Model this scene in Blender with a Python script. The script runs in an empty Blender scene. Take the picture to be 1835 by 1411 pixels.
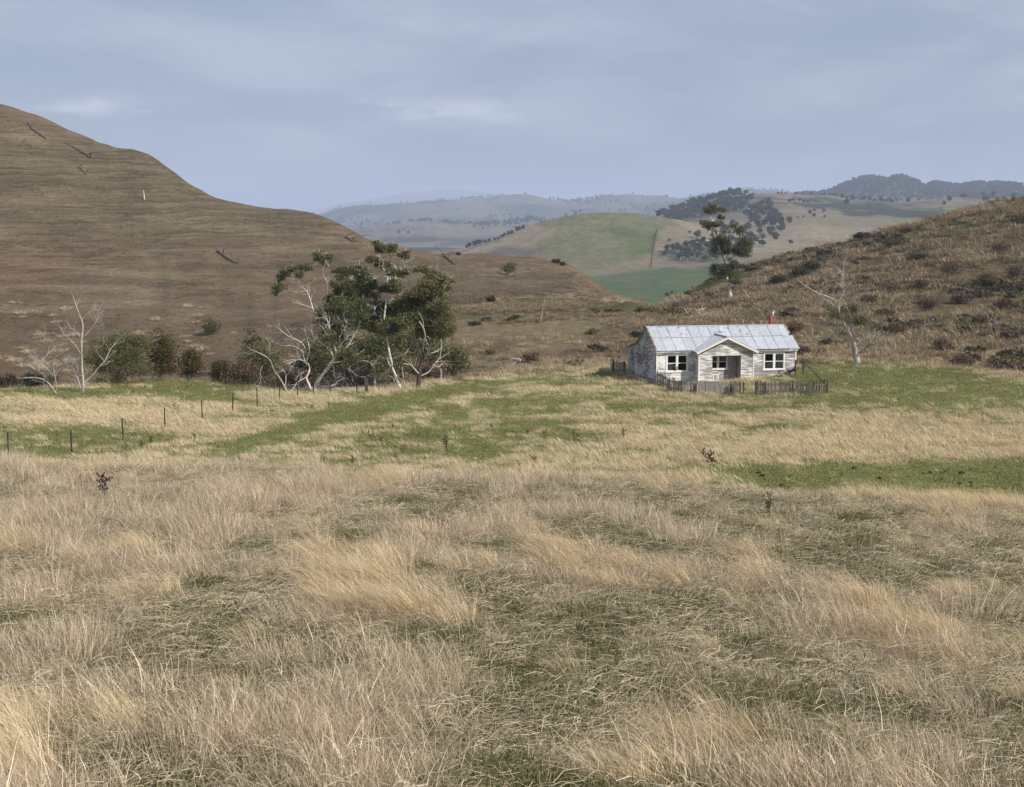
import bpy, bmesh, math, random
import numpy as np
from mathutils import Vector, Matrix

random.seed(7)
np.random.seed(7)
SC = bpy.context.scene
COL = SC.collection
R = math.radians

# ------------------------------------------------------------------ camera
F = 50.0 / 36.0 * 1835.0          # focal length in photo pixels
PITCH = math.atan((705.5 - 380.0) / F)
CAMZ = 13.0
cd = bpy.data.cameras.new('camera')
cd.lens = 50.0
cd.sensor_width = 36.0
cd.clip_start = 0.1
cd.clip_end = 80000.0
cam = bpy.data.objects.new('camera', cd)
COL.objects.link(cam)
cam.location = (0, 0, CAMZ)
cam.rotation_euler = (math.pi / 2 - PITCH, 0, 0)
SC.camera = cam

# ------------------------------------------------------------------ light
SUN_AZ = 57.0      # degrees from the viewer's back towards the right
SUN_EL = 37.0
wd = bpy.data.worlds.new('World')
SC.world = wd
wd.use_nodes = True
nt = wd.node_tree
nt.nodes.clear()
N = nt.nodes.new
L = nt.links.new
out = N('ShaderNodeOutputWorld')
bg = N('ShaderNodeBackground')
bg.inputs['Strength'].default_value = 0.078
sky = N('ShaderNodeTexSky')
sky.sky_type = 'NISHITA'
sky.sun_disc = False
sky.sun_elevation = R(SUN_EL)
sky.sun_rotation = R(180.0 - SUN_AZ)
sky.altitude = 300.0
sky.air_density = 1.0
sky.dust_density = 1.6
sky.ozone_density = 1.5


def wmath(op, a, b=None, c=None):
    n = N('ShaderNodeMath')
    n.operation = op
    for i, v in enumerate((a, b, c)):
        if v is None:
            continue
        if isinstance(v, (int, float)):
            n.inputs[i].default_value = v
        else:
            L(v, n.inputs[i])
    return n.outputs[0]


tc = N('ShaderNodeTexCoord')
sep = N('ShaderNodeSeparateXYZ')
L(tc.outputs['Generated'], sep.inputs[0])
zc = wmath('ADD', wmath('MAXIMUM', sep.outputs[2], 0.0), 0.20)
cmb = N('ShaderNodeCombineXYZ')
L(wmath('DIVIDE', sep.outputs[0], zc), cmb.inputs[0])
L(wmath('DIVIDE', sep.outputs[1], zc), cmb.inputs[1])


def wnoise(vec, scale, detail, rough, dist=0.0):
    n = N('ShaderNodeTexNoise')
    n.inputs['Scale'].default_value = scale
    n.inputs['Detail'].default_value = detail
    n.inputs['Roughness'].default_value = rough
    n.inputs['Distortion'].default_value = dist
    L(vec, n.inputs['Vector'])
    return n.outputs['Fac']


def wramp(fac, a, b):
    n = N('ShaderNodeMapRange')
    n.interpolation_type = 'SMOOTHSTEP'
    n.inputs['From Min'].default_value = a
    n.inputs['From Max'].default_value = b
    L(fac, n.inputs['Value'])
    return n.outputs[0]


def wmix(fac, a, b):
    n = N('ShaderNodeMix')
    n.data_type = 'RGBA'
    if isinstance(fac, (int, float)):
        n.inputs[0].default_value = fac
    else:
        L(fac, n.inputs[0])
    for i, v in ((6, a), (7, b)):
        if isinstance(v, tuple):
            n.inputs[i].default_value = v
        else:
            L(v, n.inputs[i])
    return n.outputs[2]


veil = wramp(wnoise(cmb.outputs[0], 0.55, 5, 0.5, 0.3), 0.30, 0.72)
soft = wramp(wnoise(cmb.outputs[0], 1.25, 8, 0.60, 0.4), 0.36, 0.72)
veil_c = wmix(soft, (3.9, 4.75, 6.5, 1), (6.4, 7.0, 8.3, 1))
c1 = wmix(wmath('MULTIPLY_ADD', veil, 0.25, 0.68), sky.outputs[0], veil_c)
# small heaped clouds low over the far hills
map2 = N('ShaderNodeMapping')
map2.inputs['Scale'].default_value = (11.0, 11.0, 34.0)
map2.inputs['Location'].default_value = (4.7, 0.7, 0.9)
L(tc.outputs['Generated'], map2.inputs[0])
cu = wramp(wnoise(map2.outputs[0], 1.0, 6, 0.62), 0.48, 0.64)
band = wmath('MULTIPLY', wramp(sep.outputs[2], 0.058, 0.068), wmath('SUBTRACT', 1.0, wramp(sep.outputs[2], 0.069, 0.082)))
cun = wnoise(map2.outputs[0], 0.55, 2, 0.5)
cumask = wmath('MULTIPLY', wmath('MULTIPLY', cu, band), wramp(cun, 0.43, 0.56))
c2 = wmix(wmath('MULTIPLY', cumask, 0.75), c1, (8.2, 8.6, 9.6, 1))
L(c2, bg.inputs['Color'])
L(bg.outputs[0], out.inputs[0])

sd = bpy.data.lights.new('sun', 'SUN')
sd.energy = 5.0
sd.angle = R(0.6)
sd.color = (1.0, 0.94, 0.84)
sun = bpy.data.objects.new('sun', sd)
COL.objects.link(sun)
_s = Vector((math.sin(R(SUN_AZ)) * math.cos(R(SUN_EL)), -math.cos(R(SUN_AZ)) * math.cos(R(SUN_EL)), math.sin(R(SUN_EL))))
sun.rotation_euler = _s.to_track_quat('Z', 'Y').to_euler()
sun.location = (60, -60, 80)

vs = SC.view_settings
vs.view_transform = 'Standard'
vs.look = 'None'
vs.exposure = 0.12
vs.gamma = 1.0
cy = SC.cycles
cy.max_bounces = 6
cy.diffuse_bounces = 3
cy.glossy_bounces = 2
cy.transmission_bounces = 3
cy.transparent_max_bounces = 8
cy.volume_bounces = 1
cy.use_denoising = True
cy.use_adaptive_sampling = True
cy.adaptive_threshold = 0.02

# ------------------------------------------------------------------ numbers
cp, sp = math.cos(PITCH), math.sin(PITCH)


def ray(px, py):
    r = (np.asarray(px, float) - 917.5) / F
    u = (705.5 - np.asarray(py, float)) / F
    return r, cp + u * sp, -sp + u * cp      # x, y, z (not normalised)


def az_of(px, py=600.0):
    x, y, z = ray(px, py)
    return np.arctan2(x, y)


def z_at(px, py, d):
    x, y, z = ray(px, py)
    return CAMZ + d * z / np.hypot(x, y)


def to_px(x, y, z):
    z = z - CAMZ
    f = y * cp - z * sp
    u = y * sp + z * cp
    f = np.where(np.abs(f) < 1e-6, 1e-6, f)
    return 917.5 + F * x / f, 705.5 - F * u / f


def plane_pt(px, py, Y):
    """point of the pixel's ray in the upright plane y = Y"""
    x, y, z = ray(px, py)
    k = Y / y
    return Vector((x * k, Y, CAMZ + z * k))


def pchip(xs, ys, xq):
    """monotone cubic interpolation; xs (n,), ys (n,) or columns (n,m) with xs (n,m)"""
    xs = np.asarray(xs, float); ys = np.asarray(ys, float)
    h = np.diff(xs); dl = np.diff(ys) / h
    n = len(xs)
    m = np.zeros(n)
    for i in range(1, n - 1):
        if dl[i - 1] * dl[i] > 0:
            w1 = 2 * h[i] + h[i - 1]; w2 = h[i] + 2 * h[i - 1]
            m[i] = (w1 + w2) / (w1 / dl[i - 1] + w2 / dl[i])
    m[0] = dl[0]; m[-1] = dl[-1]
    xq = np.clip(xq, xs[0], xs[-1])
    k = np.clip(np.searchsorted(xs, xq) - 1, 0, n - 2)
    t = (xq - xs[k]) / h[k]
    return ((2 * t**3 - 3 * t**2 + 1) * ys[k] + (t**3 - 2 * t**2 + t) * h[k] * m[k]
            + (-2 * t**3 + 3 * t**2) * ys[k + 1] + (t**3 - t**2) * h[k] * m[k + 1])


def _hash(ix, iy, seed):
    n = (ix.astype(np.int64) * 374761393 + iy.astype(np.int64) * 668265263 + seed * 982451653) & 0xFFFFFFFF
    n = ((n ^ (n >> 13)) * 1274126177) & 0xFFFFFFFF
    n = n ^ (n >> 16)
    return (n & 0xFFFF) / 65535.0


def vnoise(x, y, seed=0):
    x = np.asarray(x, float); y = np.asarray(y, float)
    ix = np.floor(x); iy = np.floor(y)
    fx = x - ix; fy = y - iy
    fx = fx * fx * (3 - 2 * fx); fy = fy * fy * (3 - 2 * fy)
    a = _hash(ix, iy, seed); b = _hash(ix + 1, iy, seed)
    c = _hash(ix, iy + 1, seed); d = _hash(ix + 1, iy + 1, seed)
    return (a * (1 - fx) + b * fx) * (1 - fy) + (c * (1 - fx) + d * fx) * fy


def fbm(x, y, seed=0, octv=4, gain=0.5):
    s = 0; amp = 1; tot = 0
    for o in range(octv):
        s = s + amp * vnoise(np.asarray(x) * 2**o + 17.3 * o, np.asarray(y) * 2**o - 9.1 * o, seed + o)
        tot += amp; amp *= gain
    return s / tot


def sstep(a, b, x):
    t = np.clip((x - a) / (b - a), 0, 1)
    return t * t * (3 - 2 * t)


def lin(r, g, b):
    f = lambda c: (c / 255.0 / 12.92) if c / 255.0 <= 0.04045 else ((c / 255.0 + 0.055) / 1.055) ** 2.4
    return np.array((f(r), f(g), f(b)))


# ------------------------------------------------------------------ object helpers
def tag(o, label=None, cat=None, group=None, kind=None):
    if label: o['label'] = label
    if cat: o['category'] = cat
    if group: o['group'] = group
    if kind: o['kind'] = kind
    return o


def empty(name, loc=(0, 0, 0), rz=0.0):
    o = bpy.data.objects.new(name, None)
    o.empty_display_size = 0.3
    COL.objects.link(o)
    o.location = loc
    o.rotation_euler = (0, 0, rz)
    return o


def mesh_obj(name, verts, faces, mat, parent=None, smooth=False, link=True):
    me = bpy.data.meshes.new(name)
    me.from_pydata([tuple(v) for v in verts], [], faces)
    if mat: me.materials.append(mat)
    if smooth:
        me.polygons.foreach_set('use_smooth', [True] * len(me.polygons))
    me.update()
    o = bpy.data.objects.new(name, me)
    if link: COL.objects.link(o)
    if parent: o.parent = parent
    return o


def np_mesh(name, V, Fq, mat, smooth=False):
    """fast mesh from numpy; Fq (n,k) constant face size"""
    me = bpy.data.meshes.new(name)
    V = np.asarray(V, np.float32); Fq = np.asarray(Fq, np.int32)
    n, k = Fq.shape
    me.vertices.add(len(V)); me.vertices.foreach_set('co', V.ravel())
    me.loops.add(n * k); me.loops.foreach_set('vertex_index', Fq.ravel())
    me.polygons.add(n)
    me.polygons.foreach_set('loop_start', np.arange(0, n * k, k, dtype=np.int32))
    if mat: me.materials.append(mat)
    me.update(calc_edges=True)
    me.polygons.foreach_set('use_smooth', np.full(n, smooth, bool))
    me.validate()
    return me


def np_obj(name, V, Fq, mat, parent=None, smooth=False):
    o = bpy.data.objects.new(name, np_mesh(name, V, Fq, mat, smooth))
    COL.objects.link(o)
    if parent: o.parent = parent
    return o


class MB:
    """collects boxes and bars into one mesh"""
    def __init__(s): s.v = []; s.f = []

    def add(s, vs_, fs_):
        n = len(s.v); s.v += [tuple(v) for v in vs_]; s.f += [tuple(i + n for i in f) for f in fs_]
        return s

    def box(s, x0, x1, y0, y1, z0, z1):
        return s.hexa([(x0, y0, z0), (x1, y0, z0), (x1, y1, z0), (x0, y1, z0), (x0, y0, z1), (x1, y0, z1), (x1, y1, z1), (x0, y1, z1)])

    def hexa(s, p):
        return s.add(p, [(3, 2, 1, 0), (4, 5, 6, 7), (0, 1, 5, 4), (1, 2, 6, 5), (2, 3, 7, 6), (3, 0, 4, 7)])

    def bar(s, a, b, w, h, up=(0, 0, 1)):
        a = Vector(a); b = Vector(b); t = (b - a).normalized(); up = Vector(up)
        sd_ = t.cross(up)
        if sd_.length < 1e-4: sd_ = t.cross(Vector((1, 0, 0)))
        sd_.normalize(); u = sd_.cross(t)
        sd_ *= w / 2; u *= h / 2
        return s.hexa([a - sd_ - u, a + sd_ - u, b + sd_ - u, b - sd_ - u, a - sd_ + u, a + sd_ + u, b + sd_ + u, b - sd_ + u])

    def prism(s, poly, ext):
        """polygon (list of 3-D points) pushed along ext"""
        n = len(poly); e = Vector(ext)
        vs_ = [Vector(p) for p in poly] + [Vector(p) + e for p in poly]
        fs_ = [tuple(range(n))[::-1], tuple(range(n, 2 * n))] + [(i, (i + 1) % n, n + (i + 1) % n, n + i) for i in range(n)]
        return s.add(vs_, fs_)

    def build(s, name, mat, parent=None, smooth=False):
        return mesh_obj(name, s.v, s.f, mat, parent, smooth)


def spline(pts, sub=4):
    """Catmull-Rom through points carrying (Vector, radius)"""
    P = [p for p, r in pts]; Q = [r for p, r in pts]
    if len(P) < 3:
        o = []
        for i in range(sub + 1):
            t = i / sub; o.append((P[0].lerp(P[1], t), Q[0] * (1 - t) + Q[1] * t))
        return o
    o = []
    for i in range(len(P) - 1):
        p0 = P[max(i - 1, 0)]; p1 = P[i]; p2 = P[i + 1]; p3 = P[min(i + 2, len(P) - 1)]
        for j in range(sub):
            t = j / sub
            o.append((0.5 * ((2 * p1) + (p2 - p0) * t + (2 * p0 - 5 * p1 + 4 * p2 - p3) * t * t + (3 * p1 - p0 - 3 * p2 + p3) * t**3),
                      Q[i] * (1 - t) + Q[i + 1] * t))
    o.append((P[-1], Q[-1]))
    return o


def tube(pts, sides=6, sub=4, jit=0.0):
    """tapered tube; returns verts, quads (+ end caps as quads-less tris omitted)"""
    s = spline(pts, sub)
    V = []; Fc = []
    ref = Vector((0.31, 0.87, 0.38))
    for i, (p, r) in enumerate(s):
        t = (s[min(i + 1, len(s) - 1)][0] - s[max(i - 1, 0)][0])
        if t.length < 1e-6: t = Vector((0, 0, 1))
        t.normalize()
        a = t.cross(ref)
        if a.length < 1e-3: a = t.cross(Vector((1, 0, 0)))
        a.normalize(); b = t.cross(a)
        for k in range(sides):
            an = 2 * math.pi * k / sides
            rr = r * (1 + (random.random() - .5) * jit)
            V.append(p + a * math.cos(an) * rr + b * math.sin(an) * rr)
    for i in range(len(s) - 1):
        for k in range(sides):
            k2 = (k + 1) % sides
            Fc.append((i * sides + k, i * sides + k2, (i + 1) * sides + k2, (i + 1) * sides + k))
    Fc.append(tuple(range(sides))[::-1])
    Fc.append(tuple((len(s) - 1) * sides + k for k in range(sides)))
    return V, Fc


# ------------------------------------------------------------------ materials
def mat_new(name):
    m = bpy.data.materials.new(name); m.use_nodes = True
    m.node_tree.nodes.clear()
    return m, NT(m.node_tree)


class NT:
    def __init__(s, t): s.t = t

    def n(s, kind, **kw):
        k = s.t.nodes.new(kind)
        for a, b in kw.items():
            setattr(k, a, b)
        return k

    def put(s, sock, v):
        if isinstance(v, (int, float)): sock.default_value = v
        elif isinstance(v, (tuple, list, np.ndarray)):
            v = tuple(float(q) for q in v)
            if sock.type == 'RGBA' and len(v) == 3: v = v + (1,)
            sock.default_value = v
        else: s.t.links.new(v, sock)

    def math(s, op, a, b=None, c=None, clamp=False):
        k = s.n('ShaderNodeMath', operation=op, use_clamp=clamp)
        for i, v in enumerate((a, b, c)):
            if v is not None: s.put(k.inputs[i], v)
        return k.outputs[0]

    def noise(s, vec, scale, detail=4, rough=0.55, dist=0.0, color=False):
        k = s.n('ShaderNodeTexNoise')
        s.put(k.inputs['Scale'], scale); s.put(k.inputs['Detail'], detail)
        s.put(k.inputs['Roughness'], rough); s.put(k.inputs['Distortion'], dist)
        if vec is not None: s.put(k.inputs['Vector'], vec)
        return k.outputs['Color' if color else 'Fac']

    def mapping(s, vec, scale=(1, 1, 1), rot=(0, 0, 0), loc=(0, 0, 0)):
        k = s.n('ShaderNodeMapping')
        s.put(k.inputs['Scale'], scale); s.put(k.inputs['Rotation'], rot); s.put(k.inputs['Location'], loc)
        s.put(k.inputs['Vector'], vec)
        return k.outputs[0]

    def ramp(s, v, a, b, lo=0.0, hi=1.0, smooth=True):
        k = s.n('ShaderNodeMapRange', interpolation_type='SMOOTHSTEP' if smooth else 'LINEAR')
        s.put(k.inputs['Value'], v); s.put(k.inputs['From Min'], a); s.put(k.inputs['From Max'], b)
        s.put(k.inputs['To Min'], lo); s.put(k.inputs['To Max'], hi)
        return k.outputs[0]

    def mix(s, f, a, b, blend='MIX'):
        k = s.n('ShaderNodeMix', data_type='RGBA', blend_type=blend)
        s.put(k.inputs[0], f); s.put(k.inputs[6], a); s.put(k.inputs[7], b)
        return k.outputs[2]

    def pos(s): return s.n('ShaderNodeNewGeometry').outputs['Position']
    def obj(s): return s.n('ShaderNodeTexCoord').outputs['Object']
    def rnd(s): return s.n('ShaderNodeObjectInfo').outputs['Random']
    def island(s): return s.n('ShaderNodeNewGeometry').outputs['Random Per Island']

    def attr(s, name):
        k = s.n('ShaderNodeAttribute', attribute_name=name)
        return k.outputs

    def bump(s, h, strength=0.5, dist=0.1):
        k = s.n('ShaderNodeBump')
        s.put(k.inputs['Strength'], strength); s.put(k.inputs['Distance'], dist); s.put(k.inputs['Height'], h)
        return k.outputs[0]

    def out(s, color, rough=0.9, normal=None, spec=0.2, metal=0.0, translucent=0.0):
        b = s.n('ShaderNodeBsdfPrincipled')
        s.put(b.inputs['Base Color'], color); s.put(b.inputs['Roughness'], rough)
        s.put(b.inputs['Specular IOR Level'], spec); s.put(b.inputs['Metallic'], metal)
        if normal is not None: s.put(b.inputs['Normal'], normal)
        o = s.n('ShaderNodeOutputMaterial')
        if translucent > 0:
            t = s.n('ShaderNodeBsdfTranslucent'); s.put(t.inputs['Color'], color)
            mx = s.n('ShaderNodeMixShader'); s.put(mx.inputs[0], translucent)
            s.t.links.new(b.outputs[0], mx.inputs[1]); s.t.links.new(t.outputs[0], mx.inputs[2])
            s.t.links.new(mx.outputs[0], o.inputs[0])
        else:
            s.t.links.new(b.outputs[0], o.inputs[0])
        return b


def m_ground(name, streak=(0.6, 1.6, 1.6), fine=1.4, bumpd=0.12, terrace=False, var=0.35, straw=0.0, woods=False):
    m, t = mat_new(name)
    P = t.pos()
    c = t.attr('tint')['Color']
    Ps = t.mapping(P, streak)
    n1 = t.noise(Ps, fine, 7, 0.62)
    n2 = t.noise(P, 0.07, 5, 0.55)
    v = t.ramp(n1, 0.25, 0.75, 1 - var, 1 + var)
    v = t.math('MULTIPLY', v, t.ramp(n2, 0.3, 0.7, 0.88, 1.12))
    k = t.n('ShaderNodeVectorMath', operation='SCALE')
    t.put(k.inputs[0], c); t.put(k.inputs[3], v)
    col = k.outputs[0]
    h = n1
    if straw:
        sn = t.noise(t.mapping(P, (0.45, 1.7, 1.7), loc=(5, 2, 0)), 1.6, 6, 0.68)
        col = t.mix(t.ramp(sn, 0.50, 0.68, 0.0, straw), col, (.30, .24, .125))
    if woods:
        wn = t.noise(t.mapping(P, (0.009, 0.003, 0.006)), 1.0, 9, 0.72)
        col = t.mix(t.ramp(wn, 0.47, 0.54, 0.0, 0.9), col, (.025, .034, .025))
        wn2 = t.noise(t.mapping(P, (0.002, 0.0012, 0.002), loc=(3, 1, 0)), 1.0, 5, 0.6)
        col = t.mix(t.ramp(wn2, 0.46, 0.60, 0.0, 0.6), col, (.19, .155, .115))
    if terrace:
        Pz = t.mapping(P, (0.02, 0.02, 1.0))
        w = t.n('ShaderNodeTexNoise')
        t.put(w.inputs['Scale'], 1.0); t.put(w.inputs['Detail'], 3); t.put(w.inputs['Roughness'], 0.6)
        dist = t.noise(P, 0.06, 4, 0.6)
        cz = t.n('ShaderNodeSeparateXYZ'); t.put(cz.inputs[0], P)
        zz = t.math('MULTIPLY_ADD', dist, 3.0, cz.outputs[2])
        xx = t.math('MULTIPLY', cz.outputs[0], 0.06)
        yy = t.math('MULTIPLY', cz.outputs[1], 0.05)
        cb = t.n('ShaderNodeCombineXYZ'); t.put(cb.inputs[0], xx); t.put(cb.inputs[1], yy); t.put(cb.inputs[2], t.math('MULTIPLY', zz, 1.5))
        t.put(w.inputs['Vector'], cb.outputs[0])
        tw = t.attr('terrace')['Fac']
        steps = t.math('MULTIPLY', w.outputs['Fac'], tw)
        h = t.math('MULTIPLY_ADD', steps, 4.5, t.math('MULTIPLY', n1, 0.8))
        sv = t.math('MULTIPLY_ADD', t.math('MULTIPLY', t.ramp(w.outputs['Fac'], .32, .68, -1.0, 1.0), tw), 0.24, 1.0)
        k2 = t.n('ShaderNodeVectorMath', operation='SCALE'); t.put(k2.inputs[0], col); t.put(k2.inputs[3], sv); col = k2.outputs[0]
    t.out(col, 0.95, t.bump(h, 0.9, bumpd), 0.1)
    return m


M = {}
M['pasture'] = m_ground('pasture_soil', (0.5, 1.2, 1.2), 1.7, 0.10, var=0.4, straw=0.6)
M['hill'] = m_ground('grazed_hill', (0.8, 0.9, 1.4), 1.4, 0.4, True, var=0.30)
M['tusshill'] = m_ground('tussock_hill', (1, 1, 1.4), 0.8, 0.35, var=0.4)
M['valley'] = m_ground('valley_fields', (0.8, 0.8, 1), 0.22, 1.0, var=0.26)
M['far'] = m_ground('far_hills', (0.9, 0.8, 1), 0.035, 6.0, var=0.35, woods=True)


def m_grass(name, cols, transl=0.25, patch=0.5):
    m, t = mat_new(name)
    r = t.island(); r2 = t.rnd()
    P = t.pos()
    n = t.noise(P, patch, 3, 0.6)
    a = t.mix(t.ramp(n, 0.32, 0.68), cols[0], cols[1])
    a = t.mix(t.ramp(r, 0.55, 1.0), a, cols[2])
    v = t.math('MULTIPLY_ADD', r2, 0.36, 0.82)
    v = t.math('MULTIPLY', v, t.math('MULTIPLY_ADD', r, 0.75, 0.62))
    k = t.n('ShaderNodeVectorMath', operation='SCALE'); t.put(k.inputs[0], a); t.put(k.inputs[3], v)
    t.out(k.outputs[0], 0.7, None, 0.15, translucent=transl)
    return m


M['grey_grass'] = m_grass('grey_straw_grass', [(.44, .355, .25), (.57, .455, .315), (.78, .66, .49)])
M['gold_grass'] = m_grass('golden_grass', [(.56, .43, .255), (.64, .51, .32), (.78, .66, .46)])
M['flat_straw'] = m_grass('flattened_straw', [(.42, .34, .23), (.33, .27, .18), (.62, .53, .38)])
M['green_grass'] = m_grass('short_green_grass', [(.105, .118, .036), (.14, .14, .05), (.21, .185, .085)], 0.3)
M['green_pasture'] = m_grass('green_pasture_grass', [(.17, .19, .058), (.22, .222, .08), (.34, .295, .155)], 0.3)
M['pale_grass'] = m_grass('pale_pasture_grass', [(.54, .445, .28), (.62, .505, .32), (.72, .62, .43)])
M['bank_grass'] = m_grass('dry_bank_grass', [(.36, .26, .15), (.44, .33, .20), (.54, .43, .28)])
M['tussock'] = m_grass('tussock_grass', [(.20, .15, .09), (.31, .24, .15), (.43, .35, .23)], patch=0.12)


def m_leaf(name, cols, transl=0.3):
    m, t = mat_new(name)
    r = t.island(); P = t.pos()
    n = t.noise(P, 0.9, 3, 0.6)
    a = t.mix(t.ramp(n, 0.35, 0.65), cols[0], cols[1])
    a = t.mix(t.ramp(r, 0.7, 1.0), a, cols[2])
    t.out(a, 0.55, None, 0.3, translucent=transl)
    return m


M['gum_leaf'] = m_leaf('gum_foliage', [(.072, .088, .028), (.13, .135, .046), (.20, .185, .075)])
M['olive_leaf'] = m_leaf('olive_foliage', [(.098, .102, .034), (.15, .142, .054), (.21, .18, .08)])
M['wattle_leaf'] = m_leaf('wattle_foliage', [(.045, .05, .012), (.085, .07, .016), (.16, .09, .025)])
M['dark_leaf'] = m_leaf('dark_foliage', [(.025, .034, .016), (.045, .052, .024), (.07, .07, .035)])
M['brown_leaf'] = m_leaf('brown_scrub', [(.095, .062, .042), (.14, .092, .06), (.2, .14, .09)], 0.15)
M['far_leaf'] = m_leaf('far_foliage', [(.03, .046, .018), (.065, .078, .034), (.10, .105, .05)])


def m_bark(name, a, b, c, sc=1.6, th=(0.45, 0.62)):
    m, t = mat_new(name)
    P = t.mapping(t.pos(), (1, 1, 0.35))
    n = t.noise(P, sc, 5, 0.65); n2 = t.noise(P, sc * 6, 4, 0.6)
    col = t.mix(t.ramp(n, th[0], th[1]), a, b)
    col = t.mix(t.ramp(n2, 0.55, 0.75), col, c)
    t.out(col, 0.85, t.bump(n2, 0.5, 0.02), 0.15)
    return m


M['white_bark'] = m_bark('white_gum_bark', (.66, .61, .55), (.42, .37, .32), (.14, .115, .1), th=(.44, .64))
M['pale_bark'] = m_bark('pale_dead_wood', (.50, .47, .43), (.33, .30, .27), (.16, .135, .12))
M['grey_bark'] = m_bark('grey_dead_wood', (.42, .385, .345), (.27, .24, .215), (.12, .10, .09))
M['dark_bark'] = m_bark('dark_rough_bark', (.06, .05, .045), (.11, .095, .085), (.2, .17, .15))
M['log'] = m_bark('weathered_log', (.09, .07, .058), (.16, .13, .105), (.28, .23, .19))


def m_wood(name, a, b, sc=3.0, vert=True):
    m, t = mat_new(name)
    P = t.mapping(t.obj(), (6, 6, 0.6) if vert else (0.6, 6, 6))
    n = t.noise(P, sc, 5, 0.6)
    r = t.rnd()
    col = t.mix(t.ramp(n, 0.3, 0.7), a, b)
    k = t.n('ShaderNodeVectorMath', operation='SCALE'); t.put(k.inputs[0], col); t.put(k.inputs[3], t.math('MULTIPLY_ADD', r, 0.5, 0.72))
    t.out(k.outputs[0], 0.9, t.bump(n, 0.5, 0.01), 0.15)
    return m


M['paling'] = m_wood('weathered_paling', (.175, .15, .125), (.30, .27, .235))
M['rail'] = m_wood('weathered_rail', (.16, .135, .11), (.27, .24, .2), vert=False)
M['dark_post'] = m_wood('dark_timber', (.055, .045, .038), (.11, .09, .075))
M['steel_post'] = m_wood('dark_steel_picket', (.02, .018, .017), (.04, .034, .03))
M['pale_post'] = m_wood('pale_steel', (.35, .36, .36), (.5, .5, .5))


def m_paint(name, paint, wood, lo=0.42, hi=0.56, seed=0.0):
    """flaking white paint over grey boards"""
    m, t = mat_new(name)
    O = t.obj()
    P = t.mapping(O, (0.9, 0.9, 5.5), loc=(seed, seed * 2, seed))
    n = t.noise(P, 1.5, 8, 0.68)
    big = t.noise(t.mapping(O, (0.5, 0.5, 0.9), loc=(seed, 3, 1)), 1.0, 3, 0.5)
    f = t.math('ADD', n, t.math('MULTIPLY_ADD', big, 0.5, -0.25))
    peel = t.ramp(f, lo, hi)
    grain = t.noise(t.mapping(O, (1.2, 1.2, 40)), 2.0, 4, 0.6)
    w = t.mix(t.ramp(grain, 0.3, 0.7), wood, tuple(q * 0.62 for q in wood))
    pt = t.mix(t.ramp(big, 0.35, 0.75), paint, tuple(q * 0.86 for q in paint))
    col = t.mix(peel, pt, w)
    t.out(col, 0.75, t.bump(peel, 0.3, -0.004), 0.25)
    return m


M['wall_paint'] = m_paint('flaking_white_paint', (.76, .75, .73), (.32, .31, .305), 0.43, 0.62)
M['wall_bare'] = m_paint('mostly_bare_boards', (.76, .745, .715), (.33, .315, .305), 0.33, 0.52, 4.0)
M['wall_side_shade'] = m_paint('weathered_shade_toned_boards', (.60, .58, .56), (.22, .205, .20), 0.40, 0.58, 6.0)  # flaking boards, with the gable's shade put into darker paint and wood
M['trim'] = m_paint('cream_trim', (.80, .76, .66), (.5, .45, .38), 0.62, 0.78, 9.0)
M['window_trim'] = m_paint('white_window_trim', (.80, .78, .74), (.5, .46, .41), 0.60, 0.76, 2.0)


def m_iron(name, rust_lo, rust_hi, base=(.50, .53, .575), rustc=(.23, .095, .045)):
    m, t = mat_new(name)
    O = t.obj(); r = t.rnd()
    P = t.mapping(t.pos(), (1.8, 1.8, 0.9))
    n = t.noise(P, 1.3, 7, 0.7)
    n2 = t.noise(t.mapping(t.pos(), (5, 1.2, 1.2)), 1.4, 4, 0.6)
    k = t.n('ShaderNodeVectorMath', operation='SCALE'); t.put(k.inputs[0], base)
    t.put(k.inputs[3], t.math('MULTIPLY_ADD', r, 0.16, t.ramp(n2, 0.3, 0.7, 0.80, 0.98)))
    stain = t.mix(t.ramp(n2, 0.62, 0.8), k.outputs[0], (.45, .36, .28))
    col = t.mix(t.ramp(n, rust_lo, rust_hi), stain, rustc)
    t.out(col, t.ramp(n, 0.3, 0.7, 0.45, 0.75), None, 0.35, metal=0.12)
    return m


M['iron'] = m_iron('galvanised_iron', 0.72, 0.85)
M['iron_rust'] = m_iron('rusting_iron', 0.53, 0.66)
M['iron_red'] = m_iron('red_rusted_iron', 0.32, 0.6)
M['iron_old'] = m_iron('dull_old_iron', 0.60, 0.78, (.27, .25, .23), (.20, .14, .11))


def m_plain(name, c, rough=0.8, spec=0.2, metal=0.0, var=0.25, sc=5.0):
    m, t = mat_new(name)
    n = t.noise(t.pos(), sc, 4, 0.6)
    k = t.n('ShaderNodeVectorMath', operation='SCALE'); t.put(k.inputs[0], c); t.put(k.inputs[3], t.ramp(n, 0.3, 0.7, 1 - var, 1 + var))
    t.out(k.outputs[0], rough, None, spec, metal)
    return m


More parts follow.
